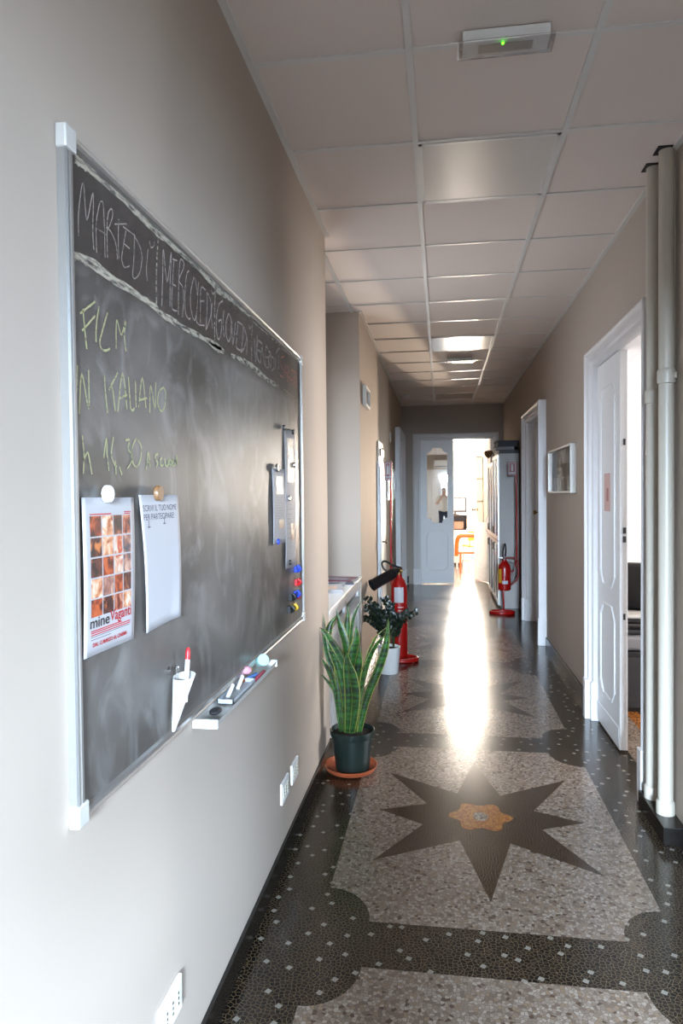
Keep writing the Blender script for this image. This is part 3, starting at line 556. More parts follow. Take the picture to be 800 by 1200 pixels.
M['mag_red'] = mat('dark_red_cover', '#6d3442', .4); M['mag_navy'] = mat('navy_cover', '#1b1c3a', .4); M['mag_grey'] = mat('grey_cover', '#7d8088', .4); M['tan'] = mat('tan_print', '#c2a68c', .5)
flatpile('magazine', 'thick pale magazine lying nearest the front on the niche counter', 'magazine', -.80, 4.66, .825, .24, .30, .024, .15, [M['paper'], M['cream']], mark=M['tan'])
flatpile('magazine', 'dark red covered magazine at the back of the niche counter', 'magazine', -.80, 5.22, .825, .28, .24, .016, -.1, [M['mag_red'], M['paper']], mark=M['mag_grey'])
flatpile('magazine', 'grey magazine lying open-edged in the middle of the niche counter', 'magazine', -.83, 4.95, .825, .26, .20, .012, .05, [M['mag_grey'], M['paper']], mark=M['mag_navy'])
flatpile('brochure', 'small navy brochure between the grey and red magazines', 'brochure', -.70, 5.03, .825, .10, .15, .01, .2, [M['mag_navy'], M['paper']])
flatpile('card_holder', 'small dark card holder at the near end of niche counter', 'card holder', -.76, 4.08, .825, .07, .09, .014, .3, [M['dgrey'], M['grey']])

# ------------------------------------------------------------------ chalkboard
BY0, BY1, BZ0, BZ1 = 1.092, 3.085, .916, 2.112
bd = thing('chalkboard', 'large grey chalkboard with aluminium frame and Italian weekday headings', 'chalkboard', (XL, 2.09, BZ0))
BO = Vector((XL, 2.09, BZ0))
def bn(name, bm, mats, **k):
    bmesh.ops.translate(bm, verts=bm.verts, vec=-BO); return new(name, bm, mats, bd, **k)
bm = BM(); box(bm, XL, -.6300, BY0+.015, BY1-.02, BZ0+.015, BZ1-.015)
sl = new('slate_surface', bm, M['slate']); sl.parent = bd; sl.matrix_parent_inverse = Matrix.Translation(-BO)
bm = BM(); frame(bm, LW, BY0, BY1, BZ0, BZ1, [(0, 0), (0, .0150), (.004, .018), (.008, .0150), (.011, .0150), (.014, .018), (.020, .018), (.023, .0105), (.023, 0)])
bn('aluminium_frame', bm, M['alu'])
for (y, z) in ((BY0, BZ0), (BY0, BZ1), (BY1, BZ0), (BY1, BZ1)):
    bm = BM(); sy = 1 if y == BY0 else -1; sz = 1 if z == BZ0 else -1
    ys = sorted((y-sy*.004, y+sy*.032)); zs = sorted((z-sz*.006, z+sz*.034)); box(bm, XL, XL+.0205, ys[0], ys[1], zs[0], zs[1]); bn('corner_cap', bm, M['alu_white'], bevel=.003)
def strokes(name, data, m, w, x, jit=0.25, rep=1):
    bm = BM()
    for s in data:
        for r in range(rep):
            d = [(a+random.uniform(-1, 1)*.004*(rep > 1), b+random.uniform(-1, 1)*.006*(rep > 1)) for a, b in s]
            ribbon(bm, d, x+.0001*r, w, 0, jit)
    o = bn(name, bm, m); return o
for nm, a, b, w in (('tuesday_lettering', 0, 13, .0013), ('wednesday_lettering', 13, 27, .0019), ('thursday_lettering', 27, 38, .0025), ('friday_lettering', 38, 200, .0030)): strokes(nm, CH_WHITE[a:b], M['chalk_w'], w, -.6294)
strokes('saturday_lettering', CH_PINK, M['chalk_p'], .0034, -.6294)
strokes('film_lettering', CH_YELLOW[:6], M['chalk_y'], .0021, -.6294)
strokes('preposition_lettering', CH_YELLOW[6:8], M['chalk_y'], .0021, -.6294)
strokes('language_lettering', CH_YELLOW[8:19], M['chalk_y'], .0021, -.6294)
strokes('hour_letter', CH_YELLOW[19:21], M['chalk_y'], .0020, -.6294)
strokes('time_lettering', CH_YELLOW[21:27], M['chalk_y'], .0020, -.6294)
strokes('linking_letter', CH_YELLOW[27:29], M['chalk_y'], .0020, -.6294)
strokes('place_lettering', CH_YELLOW[29:], M['chalk_y'], .0026, -.6294)
for q in CH_THICK: strokes('heading_border', [q], M['chalk_t'], .0050, -.6295, .5, 3)
for q in CH_THIN: strokes('heading_divider', [q], M['chalk_t'], .0026, -.6295, .4)

def quadpt(Q, a, b):       # a across 0..1, b down 0..1 on a corner quad TL, TR, BR, BL
    tl, tr, br, bl = [Vector(q) for q in Q]
    return tl.lerp(tr, a).lerp(bl.lerp(br, a), b)
class Sheet:               # lies just off the chalkboard, follows the sheet's corners and a slight bow
    def __init__(s, Q, bow=.004, x=-.6275, curl=0): s.Q = Q; s.bow = bow; s.x = x; s.curl = curl
    def P(s, a, b, n=0):
        q = quadpt(s.Q, a, b); return Vector((s.x+s.bow*math.sin(PI*b)*.7+s.bow*.6*b+s.curl*max(0, a-.75)*4*b*b+n, q.x, q.y))
    def __call__(s, u, n, z): return s.P(u, 1-z, n)
    def grid(s, bm, a0, a1, b0, b1, n, mi=0, k=6, th=0):
        g = [[bm.verts.new(s.P(a0+(a1-a0)*i/k, b0+(b1-b0)*j/k, n)) for i in range(k+1)] for j in range(k+1)]
        for j in range(k):
            for i in range(k):
                f = bm.faces.new((g[j][i], g[j][i+1], g[j+1][i+1], g[j+1][i])); f.material_index = mi
def paper(name, label, cat, S, group=None, m=None):
    bm = BM(); S.grid(bm, 0, 1, 0, 1, 0, 0, 14)
    o = tag(new(name, bm, m or M['paper'], smooth=True), label, cat, group)
    so = o.modifiers.new('thick', 'SOLIDIFY'); so.thickness = .0006; so.offset = -1
    return o
S = Sheet(POSTER)
po = paper('film_poster', 'film poster with orange portrait grid pinned left on the chalkboard', 'poster', S)
warm = [['#2a1512', '#7a3018', '#b5552a'], ['#8a3a1c', '#c98a62', '#d9c8b4'], ['#1c1414', '#5c2e22', '#a8674a'], ['#301614', '#93422a', '#c48b70'], ['#140f12', '#4c241c', '#c06e38'], ['#b0482a', '#c9a58c', '#d8d0c8'], ['#39404a', '#8c5a4c', '#c09a86']]
cm = [photo('portrait_print_%s' % 'abcdefg'[i], warm[i], 42, i+1.3) for i in range(7)]
bm = BM()
order = [0, 1, 2, 3, 4, 1, 5, 6, 2, 0, 5, 6, 1, 6, 0, 2, 0, 4, 3, 1]
ca = [.115, .335, .555, .74, .92]; cb = [.115, .255, .385, .515, .645, .765]
for r in range(5):
    for c in range(4):
        b1 = cb[r+1]-.006
        S.grid(bm, ca[c]+.006, ca[c+1]-.012, cb[r]+.004, b1, .0008, order[r*4+c], 2)
new('portrait_grid', bm, cm, po)
bm = BM(); text_into(bm, 'mine', S, .10, .172, .36, .066, .0014, 0, bold=.012); text_into(bm, 'Vaganti', S, .47, .158, .44, .095, .0014, 1, bold=.012)
new('title_lettering', bm, [M['ink_black'], M['ink_red']], po); bm = BM()
text_into(bm, 'DAL 12 MARZO AL CINEMA', S, .15, .052, .68, .027, .0014, 1, bold=.03); new('release_lettering', bm, [M['ink_black'], M['ink_red']], po); bm = BM()
for i, (a, b, z, k) in enumerate([(.12, .72, .158, 1), (.12, .9, .146, 1), (.12, .9, .132, 1), (.12, .88, .118, 0), (.12, .5, .1, 0), (.12, .52, .895, 1), (.78, .92, .905, 1), (.78, .91, .893, 1)]):
    if i in (5, 6): new('small_print', bm, [M['ink_black'], M['ink_red']], po); bm = BM()
    S.grid(bm, a, b, 1-z, 1-z+(.007 if k else .003), .0009, k, 3)
new('distributor_print', bm, [M['ink_black'], M['ink_red']], po)
S = Sheet(NOTE, bow=.007, curl=.006)
no = paper('sign_up_sheet', 'blank white sheet headed in marker pinned right of the poster', 'sheet', S)
bm = BM(); text_into(bm, 'SCRIVI IL TUO NOME', S, .06, .880, .86, .045, .0009); text_into(bm, 'PER PARTECIPARE!', S, .06, .815, .78, .045, .0009)
for a, b0, b1 in ((.16, .185, .245), (.56, .165, .23)):
    S.grid(bm, a, a+.012, b0, b1, .0009, 0, 2); S.grid(bm, a-.03, a+.012, b1-.012, b1-.006, .0009, 0, 2); S.grid(bm, a, a+.042, b1-.012, b1-.006, .0009, 0, 2)
new('marker_lettering', bm, M['ink_navy'], no)
ph = photo('pale_photo_print', ['#6a5a52', '#b8a898', '#efe8dc'], 20, 9)
for (Q, label, rows) in ((SHEET_A, 'short printed leaflet hung low beside the long strip on chalkboard', [(.1, .12), (.50, .35)]), (SHEET_B, 'long narrow printed strip hung along the right edge of chalkboard', [(.06, .2), (.62, .16)])):
    S = Sheet(Q, bow=.003); o = paper('leaflet', label, 'leaflet', S); bm = BM()
    S.grid(bm, .25, .8, rows[0][0], rows[0][0]+rows[0][1]+.12, .0008, 0, 3)
    if 'long' in label: S.grid(bm, .45, .85, .68, .8, .0008, 2, 2)
    for k in range(9): S.grid(bm, .2, .55+.3*random.random(), rows[1][0]-.12+.035*k, rows[1][0]-.12+.035*k+.006, .0008, 1, 2)
    new('printed_matter', bm, [ph, M['grey'], M['bronze']], o)
def magnet(label, y, z, r, h, m, x=-.6265, name='magnet', group=None):
    bm = BM(); lathe(bm, [(0, 0), (r*.85, 0), (r, h*.15), (r, h*.8), (r*.9, h), (0, h)], 24, (0, 0, 0), (1, 0, 0))
    o = tag(new(name, bm, m, smooth=True), label, 'magnet', group); o.location = (x, y, z); return o
(wy, wz), = MAG['big_white']; magnet('big round white magnet holding the film poster', wy, wz, .0165, .012, M['white'])
(wy, wz), = MAG['big_bronze']; magnet('brown-faced dark round magnet holding the sign-up sheet', wy, wz, .017, .012, M['bronze'])
lbls = dict(round_black=['black magnet at the top left of the long strip', 'black magnet at the top right corner of the long strip', 'dark magnet at the bottom of the long strip'],
            round_silver=['silver magnet on top of the short leaflet', 'silver magnet on the right of the long strip, upper one', 'small silver magnet in the middle of the long strip'],
            round_blue=['blue magnet at the foot of the short leaflet'])
for k, m in (('round_black', M['black']), ('round_silver', M['steel']), ('round_blue', M['blue'])):
    for (y, z), lb in zip(MAG[k], lbls[k]): magnet(lb, y, z, .016 if lb.startswith('silver magnet on top') else .011, .010, m)
cl = dict(clip_blue=['upper blue clip magnet by the right frame of the chalkboard', 'lower blue clip magnet under the red one on chalkboard'], clip_red=['red clip magnet between the two blue ones on chalkboard', 'tiny red magnet beside the lower blue clip on chalkboard'],
          clip_black=['black clip magnet level with the lower blue clip', 'black clip magnet beside the yellow one, lowest row'], clip_yellow=['yellow clip magnet lowest at the right edge of chalkboard'])
for k, m in (('clip_blue', M['blue']), ('clip_red', M['bred']), ('clip_black', M['black']), ('clip_yellow', M['yel'])):
    for (y, z), lb in zip(MAG[k], cl[k]):
        s = .6 if 'tiny' in lb else 1
        bm = BM(); y = min(y, BY1-.05)
        box(bm, 0, .012*s, -.016*s, .016*s, -.014*s, .014*s); tube(bm, [(.01*s, 0, -.012*s), (.024*s, 0, 0), (.012*s, 0, .016*s)], .007*s, 8)
        o = tag(new('clip_magnet', bm, m, bevel=.002), lb, 'magnet', 'clip magnets at the chalkboard edge'); o.location = (-.6298, y, z)
# paper cone pen holder with a marker
bm = BM(); N = 24; top = []; bot = []; c0 = Vector((-.602, 1.535, 1.062)); c1 = Vector((-.615, 1.497, .944))
for i in range(N):
    a = 2*PI*i/N
    top.append(bm.verts.new(c0+Vector((.024*math.cos(a), .030*math.sin(a), .004*math.sin(a))))); bot.append(bm.verts.new(c1+Vector((.003*math.cos(a), .004*math.sin(a), 0))))
for i in range(N): bm.faces.new((top[i], top[(i+1) % N], bot[(i+1) % N], bot[i]))
bm.faces.new(bot)
pc = tag(new('paper_cone', bm, M['white'], smooth=True), 'white paper cone pen holder hanging low on the chalkboard', 'pen holder')
so = pc.modifiers.new('thick', 'SOLIDIFY'); so.thickness = .0012; so.offset = 1
bm = BM(); tube(bm, [(-.612, 1.51, 1.06), (-.608, 1.508, 1.085), (-.613, 1.505, 1.09)], .005, 8); lathe(bm, [(0, 0), (.010, 0), (.010, .006), (0, .006)], 16, (-.6295, 1.508, 1.080), (1, 0, 0)); new('hook', bm, M['acrylic'], pc)
ax = Vector((.002, .014, .1)).normalized(); p0 = Vector((-.598, 1.528, 1.0))
bm = BM(); lathe(bm, [(0, 0), (.0055, .002), (.0055, .098), (.005, .1)], 14, p0, ax, 0); lathe(bm, [(.0058, .1), (.0058, .122), (.003, .128), (0, .128)], 14, p0, ax, 1)
tag(new('marker_pen', bm, [M['white'], M['bred']], smooth=True), 'white marker with red cap standing in the paper cone', 'marker')
# chalk tray under the board
tr = thing('chalk_tray', 'narrow metal chalk tray clipped under the chalkboard frame', 'tray', (-.60, 2.02, .895))
Y_0, Y_1 = -.335, .31
bm = BM()
sec = [(-.0395, .018), (-.0395, .0), (.020, -.004), (.026, .010), (.028, .010), (.022, -.008), (-.0405, -.004), (-.0405, .018)]
ra = [bm.verts.new((x, Y_0, z)) for x, z in sec]; rb = [bm.verts.new((x, Y_1, z)) for x, z in sec]
for i in range(len(sec)): bm.faces.new((ra[i], ra[(i+1) % len(sec)], rb[(i+1) % len(sec)], rb[i]))
bm.faces.new(ra); bm.faces.new(rb[::-1]); new('trough', bm, M['alu_white'], tr)
for y in (Y_0, Y_1):
    bm = BM(); box(bm, -.0395, .028, y-.006, y+.004, -.010, .014); new('end_cap', bm, M['white'], tr, bevel=.002)
bm = BM(); box(bm, -.030, .018, -.17, .06, .002, .004); frame(bm, Plane((0, 0, .004), (0, 1, 0), (0, 0, 1)), 0, 0, 0, 0, [(0, 0)]*2) if False else None
box(bm, -.030, -.027, -.17, .06, .002, .016); box(bm, .015, .018, -.17, .06, .002, .016); box(bm, -.03, .018, -.17, -.166, .002, .016); box(bm, -.03, .018, .056, .06, .002, .016)
o = tag(new('pen_box', bm, mat('light_grey_tray_plastic', '#a9adb1', .45)), 'open grey plastic box lying in the middle of the chalk tray', 'box'); o.location = (-.60, 2.02, .895)
def stick(label, x, y, z, L_, r, m, rz, rx=0.0, cat='chalk', name='chalk_stick', rb=0.0):
    bm = BM(); lathe(bm, [(0, 0), (r*.9, 0), (r, r*.3), (r, L_-r*.3), (r*.85, L_), (0, L_)], 12, (0, 0, 0), (math.cos(rz)*math.cos(rx), math.sin(rz)*math.cos(rx), math.sin(rx)))
    o = tag(new(name, bm, m, smooth=True), label, cat); o.location = (x, y, z); return o
M['lgrey'] = mat('light_grey_plastic', '#a8adb2', .45)
M['c_pink'] = mat('pink_chalk_stick', '#c58e9c', .9); M['c_rose'] = mat('rose_chalk_stick', '#b5485c', .9); M['c_blue'] = mat('blue_chalk_stick', '#4a6fa8', .9); M['c_yel'] = mat('yellow_chalk_stick', '#cdb04a', .9); M['c_or'] = mat('orange_chalk_stick', '#a4532a', .9); M['c_mint'] = mat('mint_lid', '#a6d0cc', .5)
stick('short white chalk leaning up in the grey box, nearer one', -.615, 1.90, .901, .05, .006, M['white'], 1.5, .55)
stick('white chalk leaning up in the grey box, farther one', -.612, 1.99, .901, .05, .006, M['cream'], 1.5, .6)
stick('long rose red chalk at the front edge of the tray', -.590, 2.09, .898, .12, .007, M['c_rose'], 1.55)
stick('blue chalk piece in the middle of the coloured heap', -.612, 2.10, .903, .055, .007, M['c_blue'], 1.3)
stick('orange chalk stub at the near end of the heap', -.628, 2.06, .902, .035, .008, M['c_or'], 1.2)
stick('yellow chalk lying across the coloured heap', -.622, 2.17, .912, .06, .007, M['c_yel'], 1.9)
bm = BM(); bmesh.ops.create_uvsphere(bm, u_segments=18, v_segments=10, radius=.019); bmesh.ops.scale(bm, verts=bm.verts, vec=(.9, 1, .75))
for v in bm.verts: v.co += Vector((math.sin(v.co.y*200), math.cos(v.co.z*240), math.sin(v.co.x*180)))*.0012
o = tag(new('eraser_sponge', bm, M['c_pink'], smooth=True), 'pale pink sponge ball on the heap of coloured chalk', 'sponge'); o.location = (-.622, 2.115, .925)
bm = BM(); lathe(bm, [(0, 0), (.017, 0), (.018, .003), (.018, .026), (.020, .027), (.020, .032), (0, .032)], 24, (0, 0, 0), (.55, -.75, .35))
o = tag(new('chalk_tub', bm, M['c_mint'], smooth=True), 'small mint-lidded round tub at the far end of the tray', 'tub'); o.location = (-.617, 2.27, .917)
bm = BM(); bmesh.ops.create_uvsphere(bm, u_segments=18, v_segments=10, radius=.016); bmesh.ops.scale(bm, verts=bm.verts, vec=(1, 1.7, .5))
o = tag(new('eraser', bm, M['dgrey'], smooth=True), 'dark oval eraser at the near end of the tray', 'eraser'); o.location = (-.607, 1.77, .9035)

# ------------------------------------------------------------------ sockets on the left wall
def socket(y, z, w, h, label, group=None):
    t = thing('wall_socket', label, 'socket', (XL, y, z), group=group)
    bm = BM(); box(bm, 0, .010, -w/2, w/2, -h/2, h/2); new('cover_plate', bm, M['white'], t, bevel=.003)
    for k in (-1, 0, 1):
        bm = BM(); box(bm, .010, .012, k*w*.27-w*.11, k*w*.27+w*.11, -h*.28, h*.28); new('module', bm, M['cream'], t, bevel=.001)
        bm = BM()
        for q in (-1, 0, 1): lathe(bm, [(0, 0), (.0035, 0), (.0035, .0006), (0, .0006)], 10, (.012, k*w*.27, q*h*.15), (1, 0, 0))
        new('contact_holes', bm, M['black'], t)
    return t
socket(2.69, .293, .125, .085, 'white triple wall socket low on the left wall, nearer of pair')
socket(2.875, .295, .125, .085, 'white triple wall socket low on the left wall, farther of pair')
socket(1.50, .285, .125, .085, 'white wall socket cut by the bottom edge of the view')
# thermostat, key panel, service door on the far left wall
t = thing('thermostat', 'small white thermostat frame high on the beige left wall', 'thermostat', (XL, 5.86, 2.315))
bm = BM(); frame(bm, Plane((0, 0, 0), (0, 1, 0), (1, 0, 0)), -.17, .17, -.085, .085, [(0, 0), (0, .03), (.022, .03), (.022, 0)]); new('cover', bm, M['white'], t, bevel=.002)
bm = BM(); box(bm, 0, .012, -.148, .148, -.063, .063); new('back_plate', bm, M['grey'], t)
bm = BM(); box(bm, .012, .020, -.05, .03, -.045, .045); new('display', bm, M['black'], t)
t = thing('service_door', 'narrow white service door standing slightly proud on the left wall', 'door', (XL, 7.28, 0))
bm = BM(); box(bm, 0, .035, -.29, .29, .012, 1.775); new('door_leaf', bm, M['lacquer'], t, bevel=.004)
bm = BM(); frame(bm, Plane((0, 0, 0), (0, 1, 0), (1, 0, 0)), -.34, .34, 0, 1.82, [(0, 0), (0, .022), (.045, .022), (.045, 0)]); new('door_frame', bm, M['lacquer'], t)
bm = BM(); lathe(bm, [(0, 0), (.014, 0), (.01, .01), (.01, .025), (.022, .035), (.018, .05), (0, .052)], 16, (.035, -.2, .995), (1, 0, 0)); new('door_knob', bm, M['steel'], t, smooth=True)
t = thing('key_rack', 'cream key rack with small hooks above the narrow service door', 'key rack', (XL, 7.22, 1.83))
bm = BM(); box(bm, 0, .018, -.24, .24, 0, .20); new('board', bm, M['cream'], t, bevel=.003)
for k in range(5):
    bm = BM(); y = -.18+k*.09; tube(bm, [(.018, y, .13), (.038, y, .125), (.042, y, .14)], .004, 8); box(bm, .024, .036, y-.015, y+.015, .05, .12); new('hook', bm, M['alu_white'] if k % 2 else M['dgrey'], t)
t = thing('wall_plan', 'pale framed plan low on the left wall behind the red sign', 'plan', (XL, 8.8, 1.62))
bm = BM(); frame(bm, Plane((0, 0, 0), (0, 1, 0), (1, 0, 0)), -.6, .6, -.2, .2, [(0, 0), (0, .018), (.018, .018), (.018, 0)]); new('frame', bm, M['alu_white'], t)
bm = BM(); box(bm, 0, .008, -.585, .585, -.185, .185); new('plan_sheet', bm, photo('faded_plan_print', ['#a39d98', '#b5b0aa', '#8b8580'], 9, 4), t)
bm = BM(); box(bm, XL, XL+.012, 8.75, 8.83, 2.16, 2.28); tag(new('wall_switch', bm, M['white'], bevel=.003), 'tiny white sensor plate high on the far left wall', 'switch')
bm = BM(); box(bm, -.565, -.53, YE-.014, YE, .01, .13); tag(new('floor_socket', bm, M['dgrey'], bevel=.003), 'small dark socket box at the foot of the end wall', 'socket')

# ------------------------------------------------------------------ picture frame on the right wall
t = thing('picture_frame', 'white metal box frame with grey photo collage on right wall', 'picture frame', (XR, 5.86, 1.67))
PF = Plane((0, 0, 0), (0, 1, 0), (-1, 0, 0))
bm = BM(); frame(bm, PF, -.53, .55, -.187, .187, [(0, 0), (0, .048), (.014, .048), (.014, 0)]); new('metal_frame', bm, M['alu_white'], t, bevel=.002)
gp = [photo('grey_photo_%s' % 'abcd'[i], g, 9, 3.1*i+2) for i, g in enumerate([['#3a3632', '#6f6a66', '#8d8884'], ['#2b2622', '#4f463c', '#7a7268'], ['#57544f', '#8a8784', '#b5b2ae'], ['#1f1c1a', '#3d3833', '#5c554c']])]
bm = BM(); k = 0
for i in range(3):
    for j_ in range(3):
        box(bm, -.012, 0, -.505+i*.348, -.165+i*.348, -.17+j_*.114, -.062+j_*.114, [2, 1, 0, 3, 1, 2, 0, 3, 1][k]); k += 1
new('photo_collage', bm, gp, t)
bm = BM(); box(bm, -.040, -.037, -.515, .535, -.172, .172); new('glass', bm, M['glass'], t)

# ------------------------------------------------------------------ pipes by the right wall
def pipe(x, y, r, zj, label, clamp=False, z0=.075):
    t = thing('riser_pipe', label, 'pipe', (x, y, z0))
    bm = BM(); lathe(bm, [(0, .0), (r, .0), (r, HC+.02-z0)], 28); new('pipe_run', bm, M['pipe'], t, smooth=True)
    bm = BM(); a = zj-z0; lathe(bm, [(r, a-.05), (r+.005, a-.048), (r+.007, a-.03), (r+.005, a-.01), (r+.007, a), (r+.003, a+.012), (r, a+.014)], 28); new('joint_collar', bm, M['pipe'], t, smooth=True)
    bm = BM(); lathe(bm, [(r, 0), (r+.007, .0), (r+.007, .05), (r+.003, .058), (r, .06)], 28); new('foot_collar', bm, M['pipe'], t, smooth=True)
    if clamp:
        bm = BM(); box(bm, r*.5, XR-x, -.008, .012, a-.03, a+.0); lathe(bm, [(0, 0), (.014, 0), (.014, .012), (0, .012)], 14, (r-.004, -r*.6, a-.015), (1, -.6, 0)); new('wall_clamp', bm, M['pipe'], t, bevel=.002)
    return t
pipe(.960, 3.297, .0325, 1.935, 'farther cream vertical pipe beside the white door frame')
pipe(.966, 3.142, .0315, 2.0, 'nearer cream vertical pipe with wall clamp, at right edge', True)

# ------------------------------------------------------------------ ceiling fittings
def lightpanel(j, label):
    y = Y0+.6*j; t = thing('ceiling_light', label, 'ceiling light', (X1+.3, y+.3, HC), group='flush square ceiling light panels')
    bm = BM(); frame(bm, Plane((0, 0, 0), (1, 0, 0), (0, 0, -1)), 0, 0, 0, 0, [(0, 0), (0, 0)]) if False else None
    s = .288
    for (a, b, c, d) in ((-s, s, -s, -s+.014), (-s, s, s-.014, s), (-s, -s+.014, -s, s), (s-.014, s, -s, s)): box(bm, a, b, c, d, -.004, .0035)
    new('frame', bm, M['runner'], t)
    bm = BM(); box(bm, -s+.014, s-.014, -s+.014, s-.014, -.0025, .003); new('diffuser', bm, M['prism'], t)
lightpanel(1, 'nearest pale square ceiling light panel, just past the emergency light')
lightpanel(7, 'brightly reflecting square ceiling light panel halfway down the corridor')
lightpanel(13, 'farthest glossy square ceiling light panel by the end wall')
def emergency(x, y, label, led=True):
    t = thing('emergency_light', label, 'emergency light', (x, y, HC), -.0, 'emergency lights on the ceiling')
    bm = BM(); box(bm, -.135, .135, -.055, .03, -.035, .0); new('housing', bm, M['white'], t, bevel=.004)
    bm = BM(); box(bm, -.15, .15, -.060, .032, -.042, -.034); box(bm, -.145, .145, .02, .045, -.034, -.012)
    new('diffuser_cover', bm, M['acrylic'], t, bevel=.003)
    bm = BM(); box(bm, -.085, .085, -.03, .012, -.0362, -.035); new('reflector', bm, M['alu'], t)
    bm = BM(); lathe(bm, [(0, 0), (.004, 0), (.004, .003), (0, .003)], 12, (-.01, -.042, -.0455), 'Z'); new('status_light', bm, mat('green_led', '#38c020', .4, emit='#50ff20', estr=3), t)
emergency(.212, 2.285, 'emergency light with green status lamp near top of photo')
emergency(.212, 7.55, 'small emergency light beyond the bright ceiling panel')
bm = BM(); lathe(bm, [(0, 0), (.055, 0), (.05, -.02), (.035, -.035), (0, -.04)], 24, (-.50, 10.15, HC)); tag(new('smoke_detector', bm, M['white'], smooth=True), 'round white smoke detector at the far left ceiling corner', 'smoke detector')
t = thing('air_conditioner', 'white wall air conditioner above the glazed back door', 'air conditioner', (.12, -3.2, 2.6))
bm = BM(); box(bm, -.38, .38, 0, .2, -.14, .14); new('housing', bm, M['white'], t, bevel=.02)
bm = BM(); box(bm, -.34, .34, .2, .205, -.12, -.08); new('air_vent', bm, M['grey'], t)

# ------------------------------------------------------------------ fire extinguishers
def stand(label, x, y, poleside, pole_h, rz=0, flip=False, signw=.115):
    t = thing('extinguisher_stand', label, 'stand', (x, y, 0), rz)
    bm = BM(); ring = [(.145*math.cos(a), .095*math.sin(a), .028+.0*math.sin(a)) for a in [2*PI*i/28 for i in range(28)]]
    tube(bm, ring, .013, 10, closed=True, sm=False)
    ring = [(.145*math.cos(a), .095*math.sin(a), .013) for a in [2*PI*i/28 for i in range(28)]]; tube(bm, ring, .013, 10, closed=True, sm=False)
    new('base_ring', bm, M['red'], t, smooth=True)
    px_ = poleside
    bm = BM(); tube(bm, [(.02, .09, .02), (.03, .10, .05), (.03, .10, .12), (.03, .10, .30), (.03+px_*.3, .10, .5), (px_, .10, .65), (px_, .10, pole_h)], .0105, 10, n=5); tube(bm, [(.03, .1, .34), (.03, .02, .35)], .009, 8, sm=False)
    new('pole', bm, M['red'], t, smooth=True)
    s = new('sign_plate', BMbox(px_-signw if not flip else px_-.02, px_+.004 if not flip else px_+signw-.02, .084, .088, pole_h-.17, pole_h), M['dred'], t)
    PS = Plane((0, .084, 0), (1, 0, 0), (0, -1, 0)); bm = BM(); a = (px_-signw if not flip else px_-.02)+.01; b = a+signw-.016
    frame(bm, PS, a, b, pole_h-.16, pole_h-.01, [(0, 0), (0, .001), (.006, .001), (.006, 0)])
    c = (a+b)/2; pbox(bm, PS, c-.010, c+.010, 0, .001, pole_h-.115, pole_h-.04); pbox(bm, PS, c-.004, c+.004, 0, .001, pole_h-.04, pole_h-.025); pbox(bm, PS, c-.03, c+.03, 0, .001, pole_h-.145, pole_h-.13)
    new('extinguisher_pictogram', bm, M['paper'], s)
    return t
def BMbox(*a):
    bm = BM(); box(bm, *a); return bm
# left: tall carbon dioxide extinguisher with black horn
stand('red extinguisher stand with tall sign pole by the left wall', -.36, 6.09, -.085, 1.78, 0, False, .06)
t = thing('fire_extinguisher', 'tall red fire extinguisher with long black horn, left wall', 'fire extinguisher', (-.375, 6.10, .028))
bm = BM(); R_ = .074; lathe(bm, [(0, .0), (R_*.8, 0), (R_, .012), (R_, .60), (R_*.93, .645), (R_*.7, .69), (R_*.36, .72), (.026, .73), (.026, .745), (0, .745)], 32); new('cylinder', bm, M['red'], t, smooth=True)
bm = BM(); lathe(bm, [(.0, .745), (.019, .745), (.019, .79), (.012, .80), (0, .80)], 18); box(bm, -.07, .03, -.012, .012, .775, .79); lathe(bm, [(0, 0), (.012, 0), (.012, .03), (0, .03)], 12, (.0, 0, .765), (1, .2, 0)); new('valve', bm, M['brass'], t, smooth=True)
bm = BM(); tube(bm, [(.02, 0, .80), (-.05, -.01, .825), (-.12, -.01, .86), (-.15, -.01, .845), (-.14, -.01, .80), (-.11, -.01, .775)], .009, 8); tube(bm, [(.03, 0, .79), (-.03, 0, .785), (-.10, 0, .765)], .014, 8); new('carry_handle', bm, M['black'], t, smooth=True)
bm = BM(); ax = Vector((-.70, -.50, -.36)).normalized(); lathe(bm, [(0, 0), (.018, .0), (.022, .025), (.030, .04), (.044, .055), (.048, .075), (.050, .285), (.053, .29), (.053, .30), (.045, .30), (.042, .10), (0, .09)], 28, (.0, -.02, .782), ax); new('discharge_horn', bm, M['black'], t, smooth=True)
def curved_label(bm, r, a0, a1, z0, z1, k=8, mi=0):
    A_ = [bm.verts.new((r*math.cos(a0+(a1-a0)*i/k), r*math.sin(a0+(a1-a0)*i/k), z0)) for i in range(k+1)]; B_ = [bm.verts.new((v.co.x, v.co.y, z1)) for v in A_]
    for i in range(k):
        f = bm.faces.new((A_[i], A_[i+1], B_[i+1], B_[i])); f.material_index = mi
bm = BM(); curved_label(bm, R_+.001, -PI/2-.55, -PI/2+.60, .50, .635); new('inspection_card', bm, M['paper'], t, smooth=True)
bm = BM()
for k in range(7): curved_label(bm, R_+.001, -PI/2-.1, -PI/2+.35+.25*random.random(), .455-.03*k, .463-.03*k, 4)
curved_label(bm, R_+.0012, -PI/2-.3, -PI/2-.05, .36, .385, 4); new('instruction_print', bm, M['pink_paper'], t)
